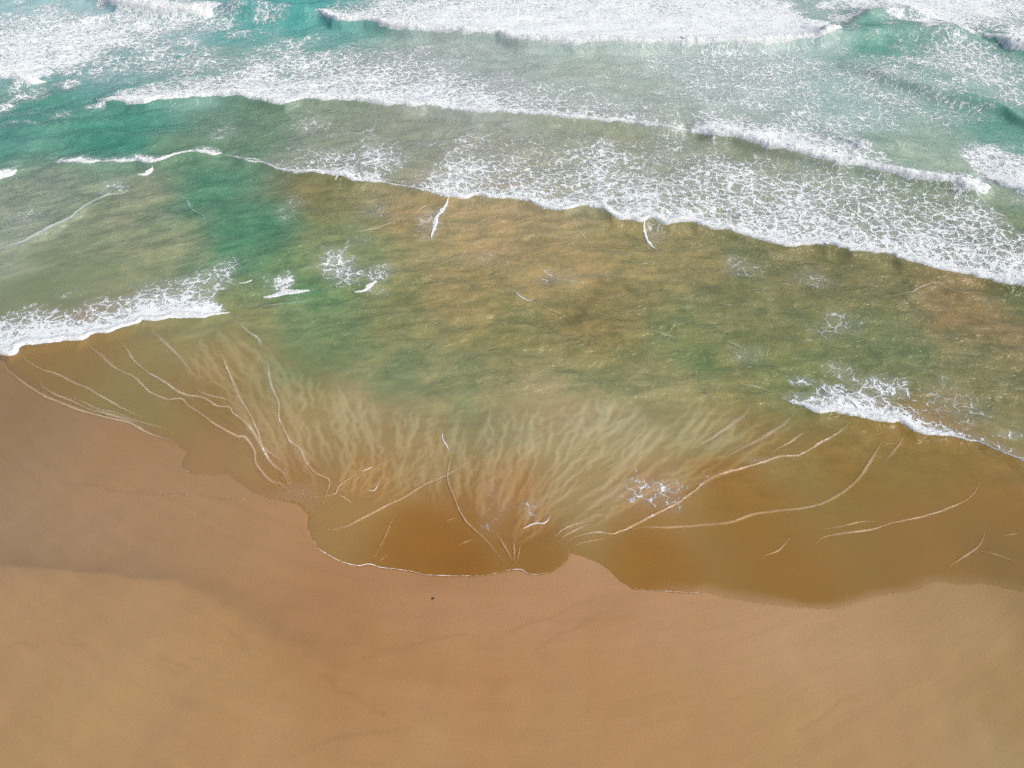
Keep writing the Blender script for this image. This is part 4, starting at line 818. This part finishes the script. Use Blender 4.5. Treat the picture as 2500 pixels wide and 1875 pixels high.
RIPPLE_LABELS = {
 'r1': 'outermost pale ripple curving along the left waterline',
 'r2': 'second ripple close inside the left waterline',
 'r3': 'third ripple from the left waterline, starting at the left foam front',
 'r3b': 'fine ripple squeezed between the leftmost parallel ripples',
 'r4': 'long winding ripple from the left foam front down to the crossing point',
 'r5': 'long winding ripple with white glints, next right of its twin',
 'r6': 'short broad ripple below the middle of the left foam front',
 'r7': 'steep ripple with glints in the left fan',
 'r8': 'rightmost long ripple of the left fan, ending at the crossing point',
 'r9': 'short pale ripple below the right tip of the left foam front',
 'r11': 'pale ripple bending up from the crossing point towards the small flecks',
 'r12': 'tiny ripple spur at the crossing point left of the lowest lobe',
 'r13': 'long straight ripple rising to the right across the central ripple',
 'r14': 'tall central ripple running down into the lowest lobe',
 'r15': 'faint thin ripple inside the lowest lobe, left of the middle',
 'r16': 'faintest short ripple touching the foam edge of the lowest lobe',
 'r17': 'upper faint ripple spur left of the central ripple',
 'r18': 'lower faint ripple spur left of the central ripple',
 'r20': 'leftmost bubbly ray where the central ripple meets the foam edge',
 'r20b': 'middle bubbly ray rising from the foam edge of the lowest lobe',
 'r20c': 'rightmost bubbly ray rising from the foam edge of the lowest lobe',
 'r21': 'innermost of three curved ripples at the right end of the lowest lobe',
 'r22': 'middle of three curved ripples at the right end of the lowest lobe',
 'r23': 'longest foamy ripple edging the pale silty water on the right',
 'r25': 'long sandy ripple curving up to the right foam front',
 'r26': 'long hooked sandy ripple near the right edge of the brown swash',
 'r27': 'short bent ripple below the long sandy ripple on the right',
 'r28': 'short rising ripple near the right edge, close to the waterline',
 'r29': 'faint ripple just above the hooked sandy ripple',
 'r30': 'faint thin ripple running to the right edge near the waterline',
 'r31': 'hair thin ripple leaving the right end of the lowest lobe',
 'r32': 'broad pale ripple nearest to the long foamy ripple on the right',
 'r33': 'second broad pale ripple left of the right foam front',
 'r34': 'broadest silty ripple in the pale water right of centre',
 'r35': 'pale line trailing from the white fleck near the middle',
 'r36': 'pale line crossing the green water right of centre, without any white fleck',
 'r37': 'pale line on olive water close below the near front at right',
 'r38': 'curved pale ridge on brown water near the right edge',
 'r39': 'pale streak above the right foam front, in green water',
 'r40': 'short level pale line in the right green water',
 'r41': 'pale line leading to the left end of the right foam front',
 'r42': 'bent pale line on brown water beside the green channel at left',
 'r43': 'long pale ridge crossing the grey water to the left edge',
 'r44': 'short faint ripple at the right edge of the brown swash',
 'r45': 'arched pale line under the near front, left of the curved ridge',
 'r46': 'broad faint ripple below the right end of the right foam front',
 'r47': 'short ripple joining two long ripples in the left swash',
 'r48': 'short pale line rising to the slanting foam line left of centre',
 'r49': 'pale line on brown green water below the left part of the near front',
 'r50': 'pale line on orange brown water below the near front',
 'r51': 'bent pale line below the near front, left of the short slanting foam line',
 'r52': 'faint level line on green water right of the left foam front',
}

for nm in PATCHES:
    Fq = foam_faces[nm]
    if not len(Fq): continue
    Fq = main_piece(Fq)
    v_, q_, a_ = compact(Vf, Fq, {'foam': dmax})
    cx_, cy_ = PATCHES[nm][:2]
    o = mesh_obj('foam_patch', v_, q_, M_FOAM, None, a_, base=(cx_, cy_, float(shore(cy_))))
    tag(o, PATCH_LABELS[nm], 'foam', 'patches of lacy foam')
def make_fleck(nm, pts, wd, h, seed):
    ts = np.linspace(-.15, 1, 10)
    if pts[0][0] > pts[-1][0]: pts = pts[::-1]
    X_, Y_, u, W, P = ribbon(pts, ts, lambda P, u: wd*.95*(.2+1.4*fbm(u*1.6, u*0, seed, 3))*np.maximum(taper(u, 1.2), .05), None, None, .05, .06, seed)
    t = ts[None]; q = np.where(t < .25, np.sin(np.clip((t+.15)/.4, 0, 1)*math.pi/2), np.cos(np.clip((t-.25)/.75, 0, 1)*math.pi/2))
    Z_ = z_at(X_, Y_)+.45*h*q*(.4+1.0*fbm(X_*3, Y_*3, seed+3, 3))+.03; Z_[:, 0] -= .06
    cov = np.where(t < .4, .82, .82-(t-.4)/.6*.7)*np.ones_like(X_); cov[:, 0] = .4
    n, m = X_.shape; mid = P[len(P)//2]; b = (float(mid[0]), float(mid[1]), float(shore(mid[1])))
    return mesh_obj('foam_crest_fleck', np.stack([X_, Y_, Z_], -1).reshape(-1, 3), quads(n, m), M_CREST, None, {'cover': cov.ravel()}, base=b)
for i, (nm, (pts, wd, h)) in enumerate(FLECKS.items()):
    o = make_fleck(nm, pts, wd, h, 300+i*7)
    tag(o, FLECK_LABELS[nm], 'foam', 'small white foam crests')
def make_ripple(nm, pts, wd, h, white, seed, mat, name, kcov=1.0):
    ts = np.linspace(-1, 1, 11)
    X_, Y_, u, W, P = ribbon(pts, ts, lambda P, u: 0.72*wd*(.2+1.3*fbm(u*.45, u*0, seed, 3))*np.maximum(taper(u, min(2.0, u[-1]*.4)), .12), None, None, .07, .05, seed)
    t = ts[None]; g = np.exp(-(t/.45)**2)*np.ones_like(X_)
    tp = taper(u, min(2.5, u[-1]*.45))[:, None]
    Z_ = z_at(X_, Y_)+h*g*tp+.014
    cov = (g-.007)*kcov*tp*(.65+.5*fbm(u*.5, u*0+9, seed+1, 2))[:, None]
    b3 = blend_cols(X_, Y_, WATER_COLS, 4.6, 1.2e-3)/LIGHT
    ti = b3*np.array([1.55, 1.66, 1.95])+.07
    n, m = X_.shape; mid = P[len(P)//2]; b = (float(mid[0]), float(mid[1]), float(shore(mid[1])))
    return mesh_obj(name, np.stack([X_, Y_, Z_], -1).reshape(-1, 3), quads(n, m), mat, None,
                    {'cover': cov.ravel(), 'white': np.full(n*m, white*(.8 if mat is M_RIP else 1)), 'tint': ti.reshape(-1, 3)}, base=b)
for i, (nm, (pts, wd, h, white)) in enumerate(RIPPLES.items()):
    o = make_ripple(nm, pts, wd, h, white, 600+i*5, M_RIP, 'swash_ripple')
    tag(o, RIPPLE_LABELS[nm], 'ripple', 'ripple lines')
for nm, pts, wd, white, lab in (('edge', EDGE, .085, .28, 'thin white foam edge rounding the lowest lobe of thin brown water'),
        ('edge2', EDGE2, .06, .05, 'faint broken foam edge of the wide golden brown lobe on the right'),
        ('edge3', EDGE3, .06, .1, 'tiny foam edge round the small dark wet notch left of the ripples'),
        ('edge4', EDGE4, .05, -.05, 'faint old swash line on damp sand left of the lowest lobe')):
    o = make_ripple(nm, pts, wd, .02, white, 900, M_EDGE, 'swash_edge', 1.0)
    tag(o, lab, 'foam line')
# ------------------------------------------------------------------ specks lying on the sand
def speck(p, r, col, lab, name, seed):
    import bmesh
    bm = bmesh.new(); bmesh.ops.create_icosphere(bm, subdivisions=2, radius=r)
    for v in bm.verts:
        n = float(vnoise(v.co.x/r*1.3+seed, v.co.y/r*1.3+v.co.z/r, seed)); v.co *= .7+.6*n; v.co.z *= .55; v.co.x *= 1.25
    me = bpy.data.meshes.new(name); bm.to_mesh(me); bm.free(); me.materials.append(mat_plain(name+'_surface', col))
    for q in me.polygons: q.use_smooth = True
    o = bpy.data.objects.new(name, me); sc.collection.objects.link(o)
    o.location = (p[0], p[1], float(shore(p[1]))+r*.2); return o
tag(speck(SPECK, .05, (.03, .025, .02), '', 'pebble', 1), 'single dark pebble on the pinkish sand below the lowest foam lobe', 'pebble')
